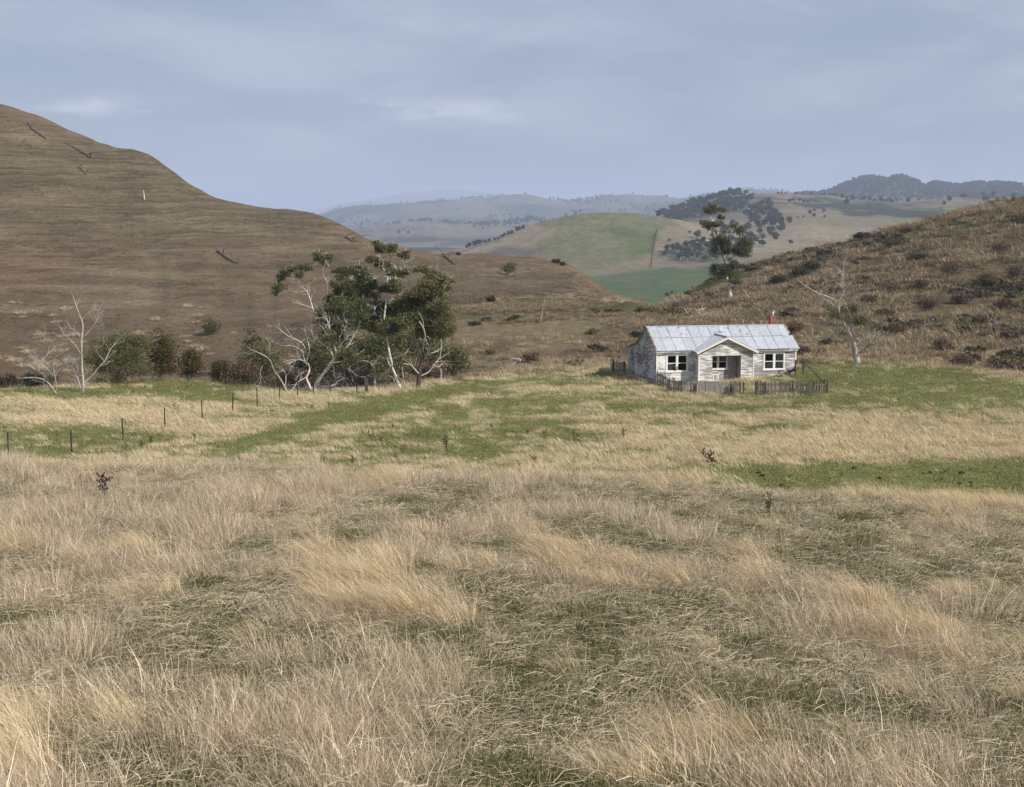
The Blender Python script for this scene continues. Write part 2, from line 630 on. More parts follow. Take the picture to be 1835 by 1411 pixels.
M['interior'] = m_plain('dim_interior', (.10, .09, .08))
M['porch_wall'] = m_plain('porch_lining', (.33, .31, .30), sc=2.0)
M['brick'] = m_plain('red_brick', (.29, .12, .08), var=0.3, sc=3.0)
M['mortar'] = m_plain('mortar', (.36, .27, .22))
M['flue'] = m_plain('flue_steel', (.45, .47, .48), 0.5, 0.4, 0.4)
M['earth'] = m_plain('dark_dung', (.028, .022, .018), sc=20)
M['stone'] = m_plain('pale_stone', (.4, .35, .3))
M['weed'] = m_plain('dead_weed', (.105, .062, .042), var=0.35)
M['weed_dark'] = m_plain('dark_dead_weed', (.07, .045, .035), var=0.35)
M['wire'] = m_plain('fence_wire', (.25, .24, .23), 0.5, 0.4, 0.5)
M['curtain'] = m_plain('pale_scrap', (.66, .66, .64))


def m_glass():
    m, t = mat_new('old_window_glass')
    g = t.n('ShaderNodeBsdfGlossy'); t.put(g.inputs['Roughness'], 0.08); t.put(g.inputs['Color'], (.9, .92, .95))
    tr = t.n('ShaderNodeBsdfTransparent'); t.put(tr.inputs['Color'], (.7, .74, .75))
    lw = t.n('ShaderNodeFresnel'); t.put(lw.inputs['IOR'], 1.5)
    f = t.math('ADD', lw.outputs[0], t.ramp(t.noise(t.pos(), 4.0, 4, 0.6), 0.4, 0.7, 0.0, 0.07))
    d = t.n('ShaderNodeBsdfDiffuse'); t.put(d.inputs['Color'], (.3, .31, .32))
    m1 = t.n('ShaderNodeMixShader'); t.put(m1.inputs[0], t.ramp(t.noise(t.pos(), 7.0, 4, 0.6), 0.35, 0.75, 0.02, 0.22))
    t.t.links.new(tr.outputs[0], m1.inputs[1]); t.t.links.new(d.outputs[0], m1.inputs[2])
    mx = t.n('ShaderNodeMixShader'); t.put(mx.inputs[0], f)
    t.t.links.new(m1.outputs[0], mx.inputs[1]); t.t.links.new(g.outputs[0], mx.inputs[2])
    o = t.n('ShaderNodeOutputMaterial'); t.t.links.new(mx.outputs[0], o.inputs[0])
    return m


M['glass'] = m_glass()

# ------------------------------------------------------------------ terrain
# Each feature line runs across the view: (photo column, distance, photo row) or (column, distance, None, height).
FE = []


def feat(name, rows, pts, noise=0.0, nfreq=30.0):
    FE.append((name, rows, pts, noise, nfreq))


feat('eye', 0, [(0, 0.8, None, 11.35), (1835, 0.8, None, 11.35)])
feat('bank', 8, [(0, 12, None, 8.0), (1835, 12, None, 7.9)], 0.05)
feat('slope', 16, [(0, 22, None, 6.98), (1000, 22, None, 6.92), (1835, 22, None, 6.8)], 0.06)
feat('slope2', 14, [(0, 30, None, 6.5), (900, 30, None, 6.42), (1835, 30, None, 6.15)], 0.06)
feat('crest', 14, [(0, 38, 845), (500, 38, 850), (900, 38, 862), (1150, 38, 868), (1350, 37, 893), (1600, 37, 903), (1835, 37, 918)], 0.05)
feat('fall', 12, [(0, 50, None, 2.7), (1835, 48, None, 2.3)], 0.06)
feat('foot', 12, [(0, 62, None, -0.05), (900, 62, None, 0.12), (1835, 60, None, 0.15)], 0.08)
feat('pasture', 16, [(0, 84, None, -0.15), (600, 84, None, -0.05), (1300, 86, None, 0.12), (1835, 82, None, 0.05)], 0.12)
feat('edge', 20, [(0, 104, 705), (150, 106, 697), (300, 108, 689), (420, 106, 693), (480, 104, 702), (600, 103, 704), (700, 103, 702),
                  (760, 105, 692), (860, 110, 679), (950, 112, 672), (1100, 114, 664), (1250, 115, 660), (1450, 115, 652), (1560, 114, 652),
                  (1700, 110, 664), (1835, 105, 682)], 0.05)
feat('gully', 10, [(0, 121, None, -1.6), (300, 122, None, -1.4), (500, 118, None, -2.2), (800, 122, None, -2.0), (1000, 126, 656), (1200, 128, 648),
                   (1450, 127, 645), (1600, 122, 654), (1835, 118, 666)], 0.1)
feat('rise', 16, [(0, 190, 590), (300, 180, 602), (500, 170, 602), (650, 170, 577), (800, 172, 556), (900, 175, 546), (980, 178, 541), (1060, 178, 542),
                  (1150, 172, 550), (1200, 166, 562), (1300, 168, 572), (1450, 165, 562), (1600, 165, 556), (1835, 165, 560)], 0.25, 60)
feat('dip', 12, [(0, 240, 500), (300, 235, 522), (500, 225, 540), (650, 212, 548), (800, 198, 553), (900, 200, None, 1.0), (980, 202, None, 0.9), (1100, 198, None, 0.3),
                 (1150, 192, None, 0.0), (1200, 186, 566), (1300, 205, 522), (1450, 205, 500), (1600, 205, 480), (1835, 205, 455)], 0.3, 60)
feat('shoulder', 14, [(-600, 340, 330), (0, 320, 372), (200, 320, 400), (300, 310, 422), (400, 300, 440), (500, 290, 452), (600, 275, 470), (700, 258, 490), (800, 242, 502),
                      (900, 237, 512), (1000, 236, 522), (1100, 233, 546), (1170, 228, 561), (1195, 218, 549), (1240, 226, 521), (1310, 236, 488), (1400, 240, 463),
                      (1500, 245, 438), (1600, 250, 411), (1700, 255, 386), (1780, 258, 366), (1835, 260, 358), (2200, 275, 300)], 0.35, 70)
feat('ridge', 16, [(-600, 440, 20), (0, 400, 187), (60, 398, 205), (130, 395, 237), (200, 390, 262), (260, 385, 275), (300, 380, 300), (350, 372, 335), (390, 365, 357),
                   (470, 355, 370), (560, 345, 382), (600, 340, 397), (670, 328, 432), (740, 318, 447), (800, 310, 455), (860, 305, 455), (940, 300, 460), (1000, 290, 468),
                   (1050, 280, 495), (1100, 272, 525), (1150, 265, 541), (1195, 262, 560), (1240, 290, None, -5), (1310, 310, None, -2), (1500, 320, None, 1), (1835, 330, None, 6)], 0.3, 90)
feat('back', 10, [(0, 500, None, 30), (390, 480, None, 4), (740, 420, None, -8), (1000, 400, None, -14), (1150, 380, None, -16), (1300, 400, None, -13), (1500, 420, None, -8), (1835, 430, None, 0)], 1.0)
feat('floor', 8, [(0, 600, None, -22), (1835, 600, None, -22)], 0.5)
feat('field', 12, [(0, 850, None, -22), (1050, 850, 492), (1280, 850, 478), (1400, 850, 470), (1835, 850, None, -20)], 0.8)
feat('midhill', 18, [(0, 1050, None, -25), (760, 1050, 470), (830, 1050, 448), (880, 1060, 430), (930, 1080, 412), (980, 1090, 396), (1030, 1100, 385), (1080, 1100, 380), (1130, 1100, 382),
                     (1180, 1100, 390), (1240, 1100, 400), (1300, 1100, 415), (1400, 1100, 425), (1600, 1100, 425), (1835, 1100, 425)], 1.2, 60)
feat('saddle', 8, [(0, 1350, None, -30), (800, 1350, None, -32), (1080, 1350, None, -6), (1180, 1350, None, -2), (1250, 1350, 399), (1400, 1350, 388), (1600, 1350, 390), (1835, 1350, 395)], 1.5)
feat('woodridge', 14, [(0, 1800, None, -35), (900, 1800, None, -32), (1100, 1800, None, -6), (1160, 1800, 394), (1200, 1800, 384), (1240, 1800, 367), (1290, 1800, 352), (1330, 1800, 347), (1400, 1800, 347),
                       (1470, 1800, 350), (1540, 1850, 359), (1620, 1850, 363), (1700, 1850, 354), (1835, 1850, 350)], 2.5, 80)
feat('vale', 8, [(0, 2400, None, -42), (600, 2400, None, -42), (900, 2400, None, -40), (1170, 2400, None, -30), (1300, 2400, None, -5), (1500, 2400, None, 5), (1835, 2400, None, 10)], 6, 25)
feat('peak', 14, [(0, 3300, None, -35), (560, 3300, 404), (640, 3300, 408), (760, 3400, 398), (860, 3400, 402), (960, 3400, 396), (1050, 3400, 385), (1200, 3400, None, -10), (1350, 3400, None, 5), (1420, 3500, 355), (1450, 3500, 351), (1490, 3500, 341),
                  (1530, 3500, 327), (1570, 3500, 319), (1590, 3500, 323), (1610, 3500, 320), (1650, 3500, 330), (1700, 3500, 334), (1780, 3500, 333), (1835, 3500, 335)], 7, 90)
feat('vale2', 8, [(0, 4300, None, -45), (600, 4300, None, -40), (960, 4300, None, -30), (1400, 4300, None, 10), (1835, 4300, None, 25)], 12, 35)
feat('farhill', 12, [(0, 5800, 387), (540, 5800, 387), (575, 5800, 383), (610, 5800, 372), (650, 5800, 367), (700, 5800, 366), (720, 5800, 364), (780, 5800, 361), (860, 5800, 355), (900, 5800, 351),
                     (935, 5800, 347), (960, 5800, 350), (985, 5800, 358), (1010, 5800, 360), (1060, 5800, 356), (1130, 5800, 349), (1180, 5800, 350), (1215, 5800, 356), (1240, 5800, 352), (1290, 5800, 345),
                     (1340, 5800, 340), (1390, 5800, 343), (1450, 5800, 350), (1835, 5800, 350)], 6, 110)
feat('vale3', 6, [(0, 9000, None, -60), (1835, 9000, None, -60)])
feat('horizon_range', 8, [(0, 17000, 382), (540, 17000, 378), (640, 17000, 360), (700, 17000, 350), (780, 17000, 342), (860, 17000, 344), (940, 17000, 352), (1040, 17000, 366), (1300, 17000, 372), (1835, 17000, 370)], 20, 60)
feat('end', 4, [(0, 30000, None, -120), (1835, 30000, None, -120)])

azv = np.linspace(R(-25), R(25), 620)
azl = R(-25) - np.cumsum(np.geomspace(R(0.15), R(12), 38)); azl = azl[azl > -math.pi][::-1]
AZ = np.concatenate([[-math.pi], azl, azv, -azl[::-1], [math.pi]])
NC = len(AZ)
FD = []; FZ = []
for k, (nm, rows, pts, nz, nf) in enumerate(FE):
    a = []; dd = []; zz = []
    for p in pts:
        py = p[2] if p[2] is not None else 600.0
        a.append(float(az_of(p[0], py))); dd.append(p[1])
        zz.append(float(z_at(p[0], p[2], p[1])) if p[2] is not None else p[3])
    a, dd, zz = np.array(a), np.array(dd, float), np.array(zz)
    D = pchip(a, dd, AZ); Z = pchip(a, zz, AZ)
    # level off well outside the view so that the sheet closes behind the viewer
    wrap = sstep(R(35), R(120), np.abs(AZ))
    Z = Z * (1 - wrap) + float(np.mean(zz)) * wrap
    D = D * (1 - wrap) + float(np.mean(dd)) * wrap
    if nz > 0 and dd.mean() > 130:
        Z = Z + (fbm(AZ * nf, AZ * 0 + k * 3.7, 40 + k, 5 if dd.mean() > 900 else 2, 0.55) - 0.5) * 2 * nz
    FD.append(D); FZ.append(Z)
FD = np.array(FD); FZ = np.array(FZ)

# rows of the sheet between the features
ROWF = []
for k in range(len(FE) - 1):
    n = FE[k + 1][1]
    for j in range(n):
        ROWF.append(k + j / n)
ROWF.append(len(FE) - 1.0)
ROWF = np.array(ROWF)
NR = len(ROWF)
GD = np.zeros((NR, NC)); GZ = np.zeros((NR, NC))
kk = np.minimum(np.floor(ROWF).astype(int), len(FE) - 2); fr = ROWF - kk
for c in range(NC):
    d = FD[:, c]
    dq = d[kk] + (d[kk + 1] - d[kk]) * fr
    GD[:, c] = dq
    GZ[:, c] = pchip(d, FZ[:, c], dq)
GX = GD * np.sin(AZ)[None, :]; GY = GD * np.cos(AZ)[None, :]
# relief between the feature lines
amp = np.interp(GD, [0, 40, 60, 110, 140, 250, 600, 1000, 2000, 6000, 20000], [.1, .2, .2, .12, .35, .6, 0.8, 2.0, 9, 22, 40])
wl = np.interp(GD, [0, 60, 120, 200, 400, 1000, 2000, 6000], [3, 6, 9, 14, 22, 60, 160, 420])
fade = np.interp(GD, [30000 * .5, 30000], [1, 0])
for s_, w_ in ((1.0, 1.0), (0.5, 2.7)):
    lw_ = np.log(np.maximum(GD, 1))
    GZ += amp * s_ * fade * (fbm(GX / wl * w_, GY / wl * w_ * 0.8, 90, 3) - 0.5) * np.where(GD > 125, np.sin(np.pi * np.clip(fr, 0, 1))[:, None], 1.0)

LD = np.linspace(math.log(0.8), math.log(29000), 3000)
GR = np.zeros((3000, NC), np.float32)
for c in range(NC):
    GR[:, c] = np.interp(np.exp(LD), GD[:, c], GZ[:, c])


def ground(x, y):
    x = np.asarray(x, float); y = np.asarray(y, float)
    a = np.arctan2(x, y); d = np.log(np.maximum(np.hypot(x, y), 0.81))
    ci = np.clip(np.searchsorted(AZ, a) - 1, 0, NC - 2); ca = (a - AZ[ci]) / (AZ[ci + 1] - AZ[ci])
    rf = np.clip((d - LD[0]) / (LD[1] - LD[0]), 0, 2998.999); ri = rf.astype(int); ra = rf - ri
    return ((GR[ri, ci] * (1 - ca) + GR[ri, ci + 1] * ca) * (1 - ra) + (GR[ri + 1, ci] * (1 - ca) + GR[ri + 1, ci + 1] * ca) * ra)


def hit(px, py, dmin=45.0, dmax=20000.0):
    """where the pixel's ray first meets the ground beyond dmin"""
    x, y, z = (float(q) for q in ray(px, py))
    h = math.hypot(x, y)
    dd = np.geomspace(dmin, dmax, 4000)
    X = dd * x / h; Y = dd * y / h; Zr = CAMZ + dd * z / h
    b = Zr <= ground(X, Y)
    i = int(np.argmax(b)) if b.any() else len(dd) - 1
    return Vector((X[i], Y[i], float(ground(X[i], Y[i]))))


# --- tint of the ground cover per vertex
PX, PY = to_px(GX, GY, GZ)
_w = np.interp(GD, [100, 400, 900, 3000], [30, 24, 9, 5])
_px, _py = PX, PY
PX = _px + (fbm(_px * .02, _py * .05, 15, 4) - .5) * 2 * _w
PY = _py + (fbm(_px * .02 + 7, _py * .05, 16, 4) - .5) * _w
SN = fbm(GX * 0.25, GY * 0.12, 5, 4)
TINT = np.zeros((NR, NC, 3)); TERR = np.zeros((NR, NC))


def blend(base, col, w):
    return base * (1 - w[..., None]) + np.asarray(col) * w[..., None]


def inpoly(px, py, poly, soft=6.0):
    """soft inside test in photo pixels"""
    n = len(poly); ins = np.zeros(px.shape, bool); dist = np.full(px.shape, 1e9)
    for i in range(n):
        x0, y0 = poly[i]; x1, y1 = poly[(i + 1) % n]
        cond = ((y0 > py) != (y1 > py))
        xi = (x1 - x0) * (py - y0) / ((y1 - y0) if y1 != y0 else 1e-9) + x0
        ins ^= cond & (px < xi)
        L2 = (x1 - x0)**2 + (y1 - y0)**2
        t = np.clip(((px - x0) * (x1 - x0) + (py - y0) * (y1 - y0)) / L2, 0, 1)
        dist = np.minimum(dist, np.hypot(px - x0 - t * (x1 - x0), py - y0 - t * (y1 - y0)))
    sdist = np.where(ins, dist, -dist)
    return sstep(-soft, soft, sdist)


def green_mask(x, y):
    """where the pasture is short and green (1) or dry and tall (0)"""
    px, py = to_px(x, y, ground(x, y))
    d = np.hypot(x, y)
    n = fbm(x * 0.11, y * 0.30, 21, 5, 0.6)
    n2 = fbm(x * 0.55, y * 2.2, 22, 4, 0.7)
    g = 0.66 + (n - 0.5) * 1.2 + (n2 - 0.5) * 3.0
    # green tracks and flats
    for poly, w in (([(340, 822), (600, 728), (720, 705), (860, 690), (760, 725), (560, 775), (420, 822)], 0.9),
                    ([(580, 822), (700, 762), (1000, 755), (1130, 790), (900, 830)], 0.38),
                    ([(1330, 835), (1900, 826), (1900, 905), (1500, 900), (1330, 868)], 0.8),
                    ([(0, 770), (130, 758), (330, 775), (260, 810), (0, 815)], 0.45),
                    ([(100, 705), (300, 684), (460, 695), (420, 712), (100, 712)], 0.5),
                    ([(1430, 655), (1560, 650), (1700, 662), (1850, 690), (1850, 715), (1430, 715)], 0.48),
                    ([(830, 700), (900, 672), (1080, 668), (1130, 690), (1060, 712), (900, 712)], 0.12),
                    ([(860, 712), (1400, 705), (1835, 715), (1835, 735), (1300, 745), (860, 740)], 0.25)):
        g = g + w * inpoly(px, py, poly, 10)
    for poly, w in (([(0, 712), (300, 712), (420, 735), (330, 758), (0, 768)], 0.5),
                    ([(930, 800), (1300, 790), (1900, 770), (1900, 830), (1300, 836), (930, 845)], 0.45),
                    ([(1400, 745), (1900, 730), (1900, 800), (1400, 790)], 0.22),
                    ([(380, 700), (760, 694), (700, 712), (500, 725)], 0.35),
                    ([(900, 690), (1160, 692), (1500, 705), (1160, 712), (900, 705)], 0.25)):
        g = g - w * inpoly(px, py, poly, 10)
    return sstep(.25, .75, g), d


gm, _d = green_mask(GX, GY)
GREEN = np.array((.150, .168, .052)); STRAW = np.array((.38, .31, .19)); SOIL = np.array((.13, .105, .055))
pas = STRAW[None, None, :] * (1 - gm[..., None]) + GREEN[None, None, :] * gm[..., None]
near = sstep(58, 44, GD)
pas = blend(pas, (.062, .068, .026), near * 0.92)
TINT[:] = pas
ri = ROWF[:, None] + 0 * GD
fi = {f[0]: i for i, f in enumerate(FE)}
lefth = sstep(1260, 1120, PX)
# brown grazed hill
n1 = fbm(GX * 0.02, GY * 0.012, 60, 5, 0.6); n2 = fbm(GX * 0.06, GY * 0.05 + GZ * 0.15, 61, 4, 0.6)
BROWN = np.array((.126, .094, .056)); RED = np.array((.130, .089, .054)); OLIVE = np.array((.104, .088, .050)); PALE = np.array((.175, .137, .088))
hc = blend(np.broadcast_to(BROWN, TINT.shape), RED, sstep(.45, .62, n1))
hc = blend(hc, OLIVE, sstep(.50, .66, 1 - n1 + (n2 - .5) * .6) * 0.35)
hc = blend(hc, PALE, sstep(.56, .76, n2) * 0.55)
hc = blend(hc, PALE, inpoly(PX, PY, [(380, 395), (440, 400), (600, 470), (560, 480), (440, 430)], 14) * 0.55)
hc = blend(hc, PALE * 0.85, inpoly(PX, PY, [(120, 480), (260, 470), (330, 560), (280, 600), (130, 560)], 25) * 0.5)
hc = blend(hc, OLIVE, inpoly(PX, PY, [(220, 300), (300, 300), (330, 340), (240, 330)], 14) * 0.5)
hc = blend(hc, PALE, inpoly(PX, PY, [(270, 600), (400, 540), (405, 545), (275, 606)], 2.5) * 0.55)
hc = blend(hc, (.24, .19, .10), inpoly(PX, PY, [(810, 548), (900, 535), (985, 530), (1100, 530), (1160, 545), (985, 538), (900, 542), (810, 556)], 3) * 0.7)
# scrubby mound in front of it
mound = sstep(fi['gully'] - .1, fi['gully'] + .25, ri) * sstep(fi['rise'] + .5, fi['rise'] + .15, ri)
mc = blend(np.broadcast_to(np.array((.165, .128, .075)), TINT.shape), (.095, .068, .042), sstep(.42, .62, n2))
mc = blend(mc, (.085, .085, .026), sstep(fi['gully'] + .70, fi['gully'] + .86, ri) * sstep(800, 860, PX))
mc = blend(mc, (.10, .065, .045), sstep(700, 560, PX) * 0.8)
hc = blend(hc, mc, mound * sstep(380, 560, PX))
tmix = sstep(1130, 1230, PX)
# tussock hill
tc_ = blend(np.broadcast_to(np.array((.105, .078, .043)), TINT.shape), (.048, .052, .02), sstep(.40, .54, fbm(GX * .05, GY * .05, 66, 4, .6)))
tc_ = blend(tc_, (.30, .215, .12), sstep(fi['gully'] + .75, fi['gully'] + .2, ri) * 0.7)
hc = blend(tc_, 0, 0 * lefth) * (1 - lefth[..., None]) + hc * lefth[..., None]
isn = sstep(fi['edge'] + .15, fi['edge'] + .7, ri)
TINT = blend(TINT, 0, 0 * isn) * (1 - isn[..., None]) + hc * isn[..., None]
TERR[:] = sstep(fi['gully'] + .4, fi['rise'] + .3, ri) * lefth
# valley
FARTAN = np.array((.180, .148, .098)); FGREEN = np.array((.078, .105, .045)); FOL = np.array((.115, .125, .06)); FWOOD = np.array((.05, .062, .034))
vc = blend(np.broadcast_to(FARTAN, TINT.shape), (.235, .195, .13), sstep(.45, .65, fbm(GX * .012, GY * .008, 70, 4)))
vc = blend(vc, FGREEN, inpoly(PX, PY, [(1000, 497), (1160, 486), (1300, 475), (1400, 470), (1400, 560), (1000, 560)], 2))
vc = blend(vc, FGREEN * np.array((1.15, 1.0, .9)), inpoly(PX, PY, [(985, 420), (1010, 404), (1060, 401), (1120, 405), (1180, 412), (1172, 455), (1120, 470), (1060, 488), (1000, 484), (960, 470), (960, 440)], 6) * (0.6 + 0.4 * sstep(.35, .6, fbm(GX * .02, GY * .01, 72, 3))))
vc = blend(vc, FOL, inpoly(PX, PY, [(960, 402), (1030, 378), (1200, 378), (1215, 400), (1180, 412), (1060, 400), (985, 412)], 5) * 0.85)
vc = blend(vc, (.07, .065, .06), inpoly(PX, PY, [(870, 448), (900, 440), (980, 445), (950, 462), (880, 460)], 4) * 0.7)
vc = blend(vc, FWOOD, inpoly(PX, PY, [(1180, 455), (1225, 440), (1290, 440), (1290, 472), (1200, 470)], 6) * 0.8)
isv = sstep(fi['back'] + .3, fi['back'] + .8, ri)
TINT = TINT * (1 - isv[..., None]) + vc * isv[..., None]
# ridge with woods, far hills
rc = blend(np.broadcast_to(FARTAN, TINT.shape), (.15, .15, .085), sstep(.45, .6, fbm(GX * .004, GY * .003, 75, 4)))
rc = blend(rc, (.125, .15, .075), inpoly(PX, PY, [(1450, 352), (1540, 355), (1640, 372), (1835, 365), (1835, 392), (1600, 388), (1480, 375)], 6) * 0.7)
rc = blend(rc, FWOOD, np.maximum.reduce([inpoly(PX, PY, [(1170, 398), (1240, 365), (1310, 343), (1350, 350), (1330, 385), (1200, 400)], 5) * .8,
                                         inpoly(PX, PY, [(1300, 400), (1400, 390), (1420, 405), (1380, 440), (1320, 450), (1260, 430)], 6) * .9]))
isr = sstep(fi['saddle'] - .3, fi['saddle'] + .2, ri)
TINT = TINT * (1 - isr[..., None]) + rc * isr[..., None]
fc = blend(np.broadcast_to(np.array((.125, .108, .08)), TINT.shape), FWOOD, sstep(.46, .56, fbm(GX * .0030, GY * .0012, 80, 5, .66)))
fc = blend(fc, FWOOD, inpoly(PX, PY, [(1440, 360), (1500, 330), (1570, 314), (1660, 325), (1835, 325), (1835, 352), (1700, 350), (1620, 352), (1560, 352)], 4) * 0.85)
isf = sstep(fi['vale'] - .2, fi['vale'] + .2, ri)
TINT = TINT * (1 - isf[..., None]) + fc * isf[..., None]
TINT = np.clip(TINT, 0.01, 0.9)


def sheet(name, r0, r1, c0, c1, mat):
    rr = np.arange(r0, r1 + 1); cc = np.arange(c0, c1 + 1)
    V = np.stack([GX[np.ix_(rr, cc)], GY[np.ix_(rr, cc)], GZ[np.ix_(rr, cc)]], -1).reshape(-1, 3)
    nr, nc = len(rr), len(cc)
    i = np.arange(nr - 1)[:, None] * nc + np.arange(nc - 1)[None, :]
    Fq = np.stack([i, i + 1, i + nc + 1, i + nc], -1).reshape(-1, 4)[:, ::-1]
    Fq = Fq[:, ::-1] if False else Fq
    o = np_obj(name, V, Fq, mat, smooth=True)
    me = o.data
    at = me.color_attributes.new('tint', 'FLOAT_COLOR', 'POINT')
    T = np.concatenate([TINT[np.ix_(rr, cc)].reshape(-1, 3), np.ones((nr * nc, 1))], 1).astype(np.float32)
    at.data.foreach_set('color', T.ravel())
    a2 = me.attributes.new('terrace', 'FLOAT', 'POINT')
    a2.data.foreach_set('value', TERR[np.ix_(rr, cc)].astype(np.float32).ravel())
    o['kind'] = 'structure'
    return o


def row_of(name): return int(np.argmin(np.abs(ROWF - fi[name])))


cs = int(np.argmin(np.abs(AZ - az_of(1192, 560))))
sheet('pasture_ground', 0, row_of('gully'), 0, NC - 1, M['pasture'])
sheet('brown_hillside', row_of('gully'), row_of('back'), 0, cs, M['hill'])
sheet('tussock_hillside', row_of('gully'), row_of('back'), cs, NC - 1, M['tusshill'])
sheet('valley_fields', row_of('back'), row_of('saddle'), 0, NC - 1, M['valley'])
sheet('distant_hills', row_of('saddle'), NR - 1, 0, NC - 1, M['far'])

# ------------------------------------------------------------------ trees
def crop(x0, y0, sc):
    """coordinates measured in an enlarged crop of the photograph -> photo pixels"""
    return lambda pts: [(x0 + p[0] / sc, y0 + p[1] / sc) + tuple(p[2:]) for p in pts]


def leaves(centres, n, size, aspect=0.42, droop=0.5):
    """leaf quads around clump centres [(Vector, rx, ry, rz)]; about n in all"""
    w = np.array([c[1] * c[2] * c[3] for c in centres]) ** 0.7
    w = w / w.sum()
    VV = []; nq = 0
    for (c, rx, ry, rz), wi in zip(centres, w):
        k = max(12, int(n * wi))
        nsub = max(4, int(5 + 7 * (rx * rz) ** 0.5 * 1.8))
        u = np.random.normal(size=(nsub, 3)); u /= np.linalg.norm(u, axis=1)[:, None]
        u *= np.random.uniform(0.35, 1.0, (nsub, 1)) ** 0.6
        u[:, 2] = u[:, 2] * 0.9 + 0.08
        sub = u * np.array([rx, ry, rz]) * 0.82
        which = np.random.randint(0, nsub, k)
        rs = 0.29 * min(rx, rz) * np.random.uniform(0.6, 1.3, nsub)[which] + 0.05
        off = np.clip(np.random.normal(size=(k, 3)), -1.5, 1.5) * rs[:, None] * np.array([1.1, 1.1, 0.75])
        P = np.array(c)[None, :] + sub[which] + off
        a = np.random.normal(size=(k, 3)); a[:, 2] -= droop; a /= np.linalg.norm(a, axis=1)[:, None]
        b = np.random.normal(size=(k, 3)); b -= a * (a * b).sum(1)[:, None]; b /= np.linalg.norm(b, axis=1)[:, None]
        L_ = size * np.random.uniform(0.6, 1.35, (k, 1)); W_ = L_ * aspect
        VV.append(np.stack([P - a * L_ * .5, P + b * W_ * .5, P + a * L_ * .5, P - b * W_ * .5], 1))
    V = np.concatenate(VV).reshape(-1, 3)
    Fq = np.arange(len(V)).reshape(-1, 4)
    return V, Fq


def twigs_from(path, r, n, length, mb):
    """short bare twigs along a limb"""
    for _ in range(n):
        i = random.randint(max(1, len(path) // 3), len(path) - 1)
        p, rr = path[i]
        t = (path[i][0] - path[i - 1][0]).normalized()
        d = (t + Vector((random.gauss(0, .8), random.gauss(0, .8), random.gauss(.1, .6)))).normalized()
        l = length * random.uniform(.5, 1.2)
        q = p + d * l * .5 + Vector((random.gauss(0, .08), random.gauss(0, .08), random.gauss(0, .08))) * l
        e = p + d * l + Vector((random.gauss(0, .2), random.gauss(0, .2), random.gauss(.05, .2))) * l
        r0 = min(rr * .6, r)
        mb.add(*tube([(p, r0), (q, r0 * .7), (e, r0 * .3)], 4, 2))
        for _k in range(3):
            b0 = q.lerp(e, random.uniform(0, .8)); d2 = (d + Vector((random.gauss(0, .7), random.gauss(0, .7), random.gauss(.1, .6)))).normalized() * l * random.uniform(.3, .6)
            mb.add(*tube([(b0, r0 * .45), (b0 + d2 * .5 + Vector((0, 0, .03)), r0 * .32), (b0 + d2, r0 * .15)], 3, 1))


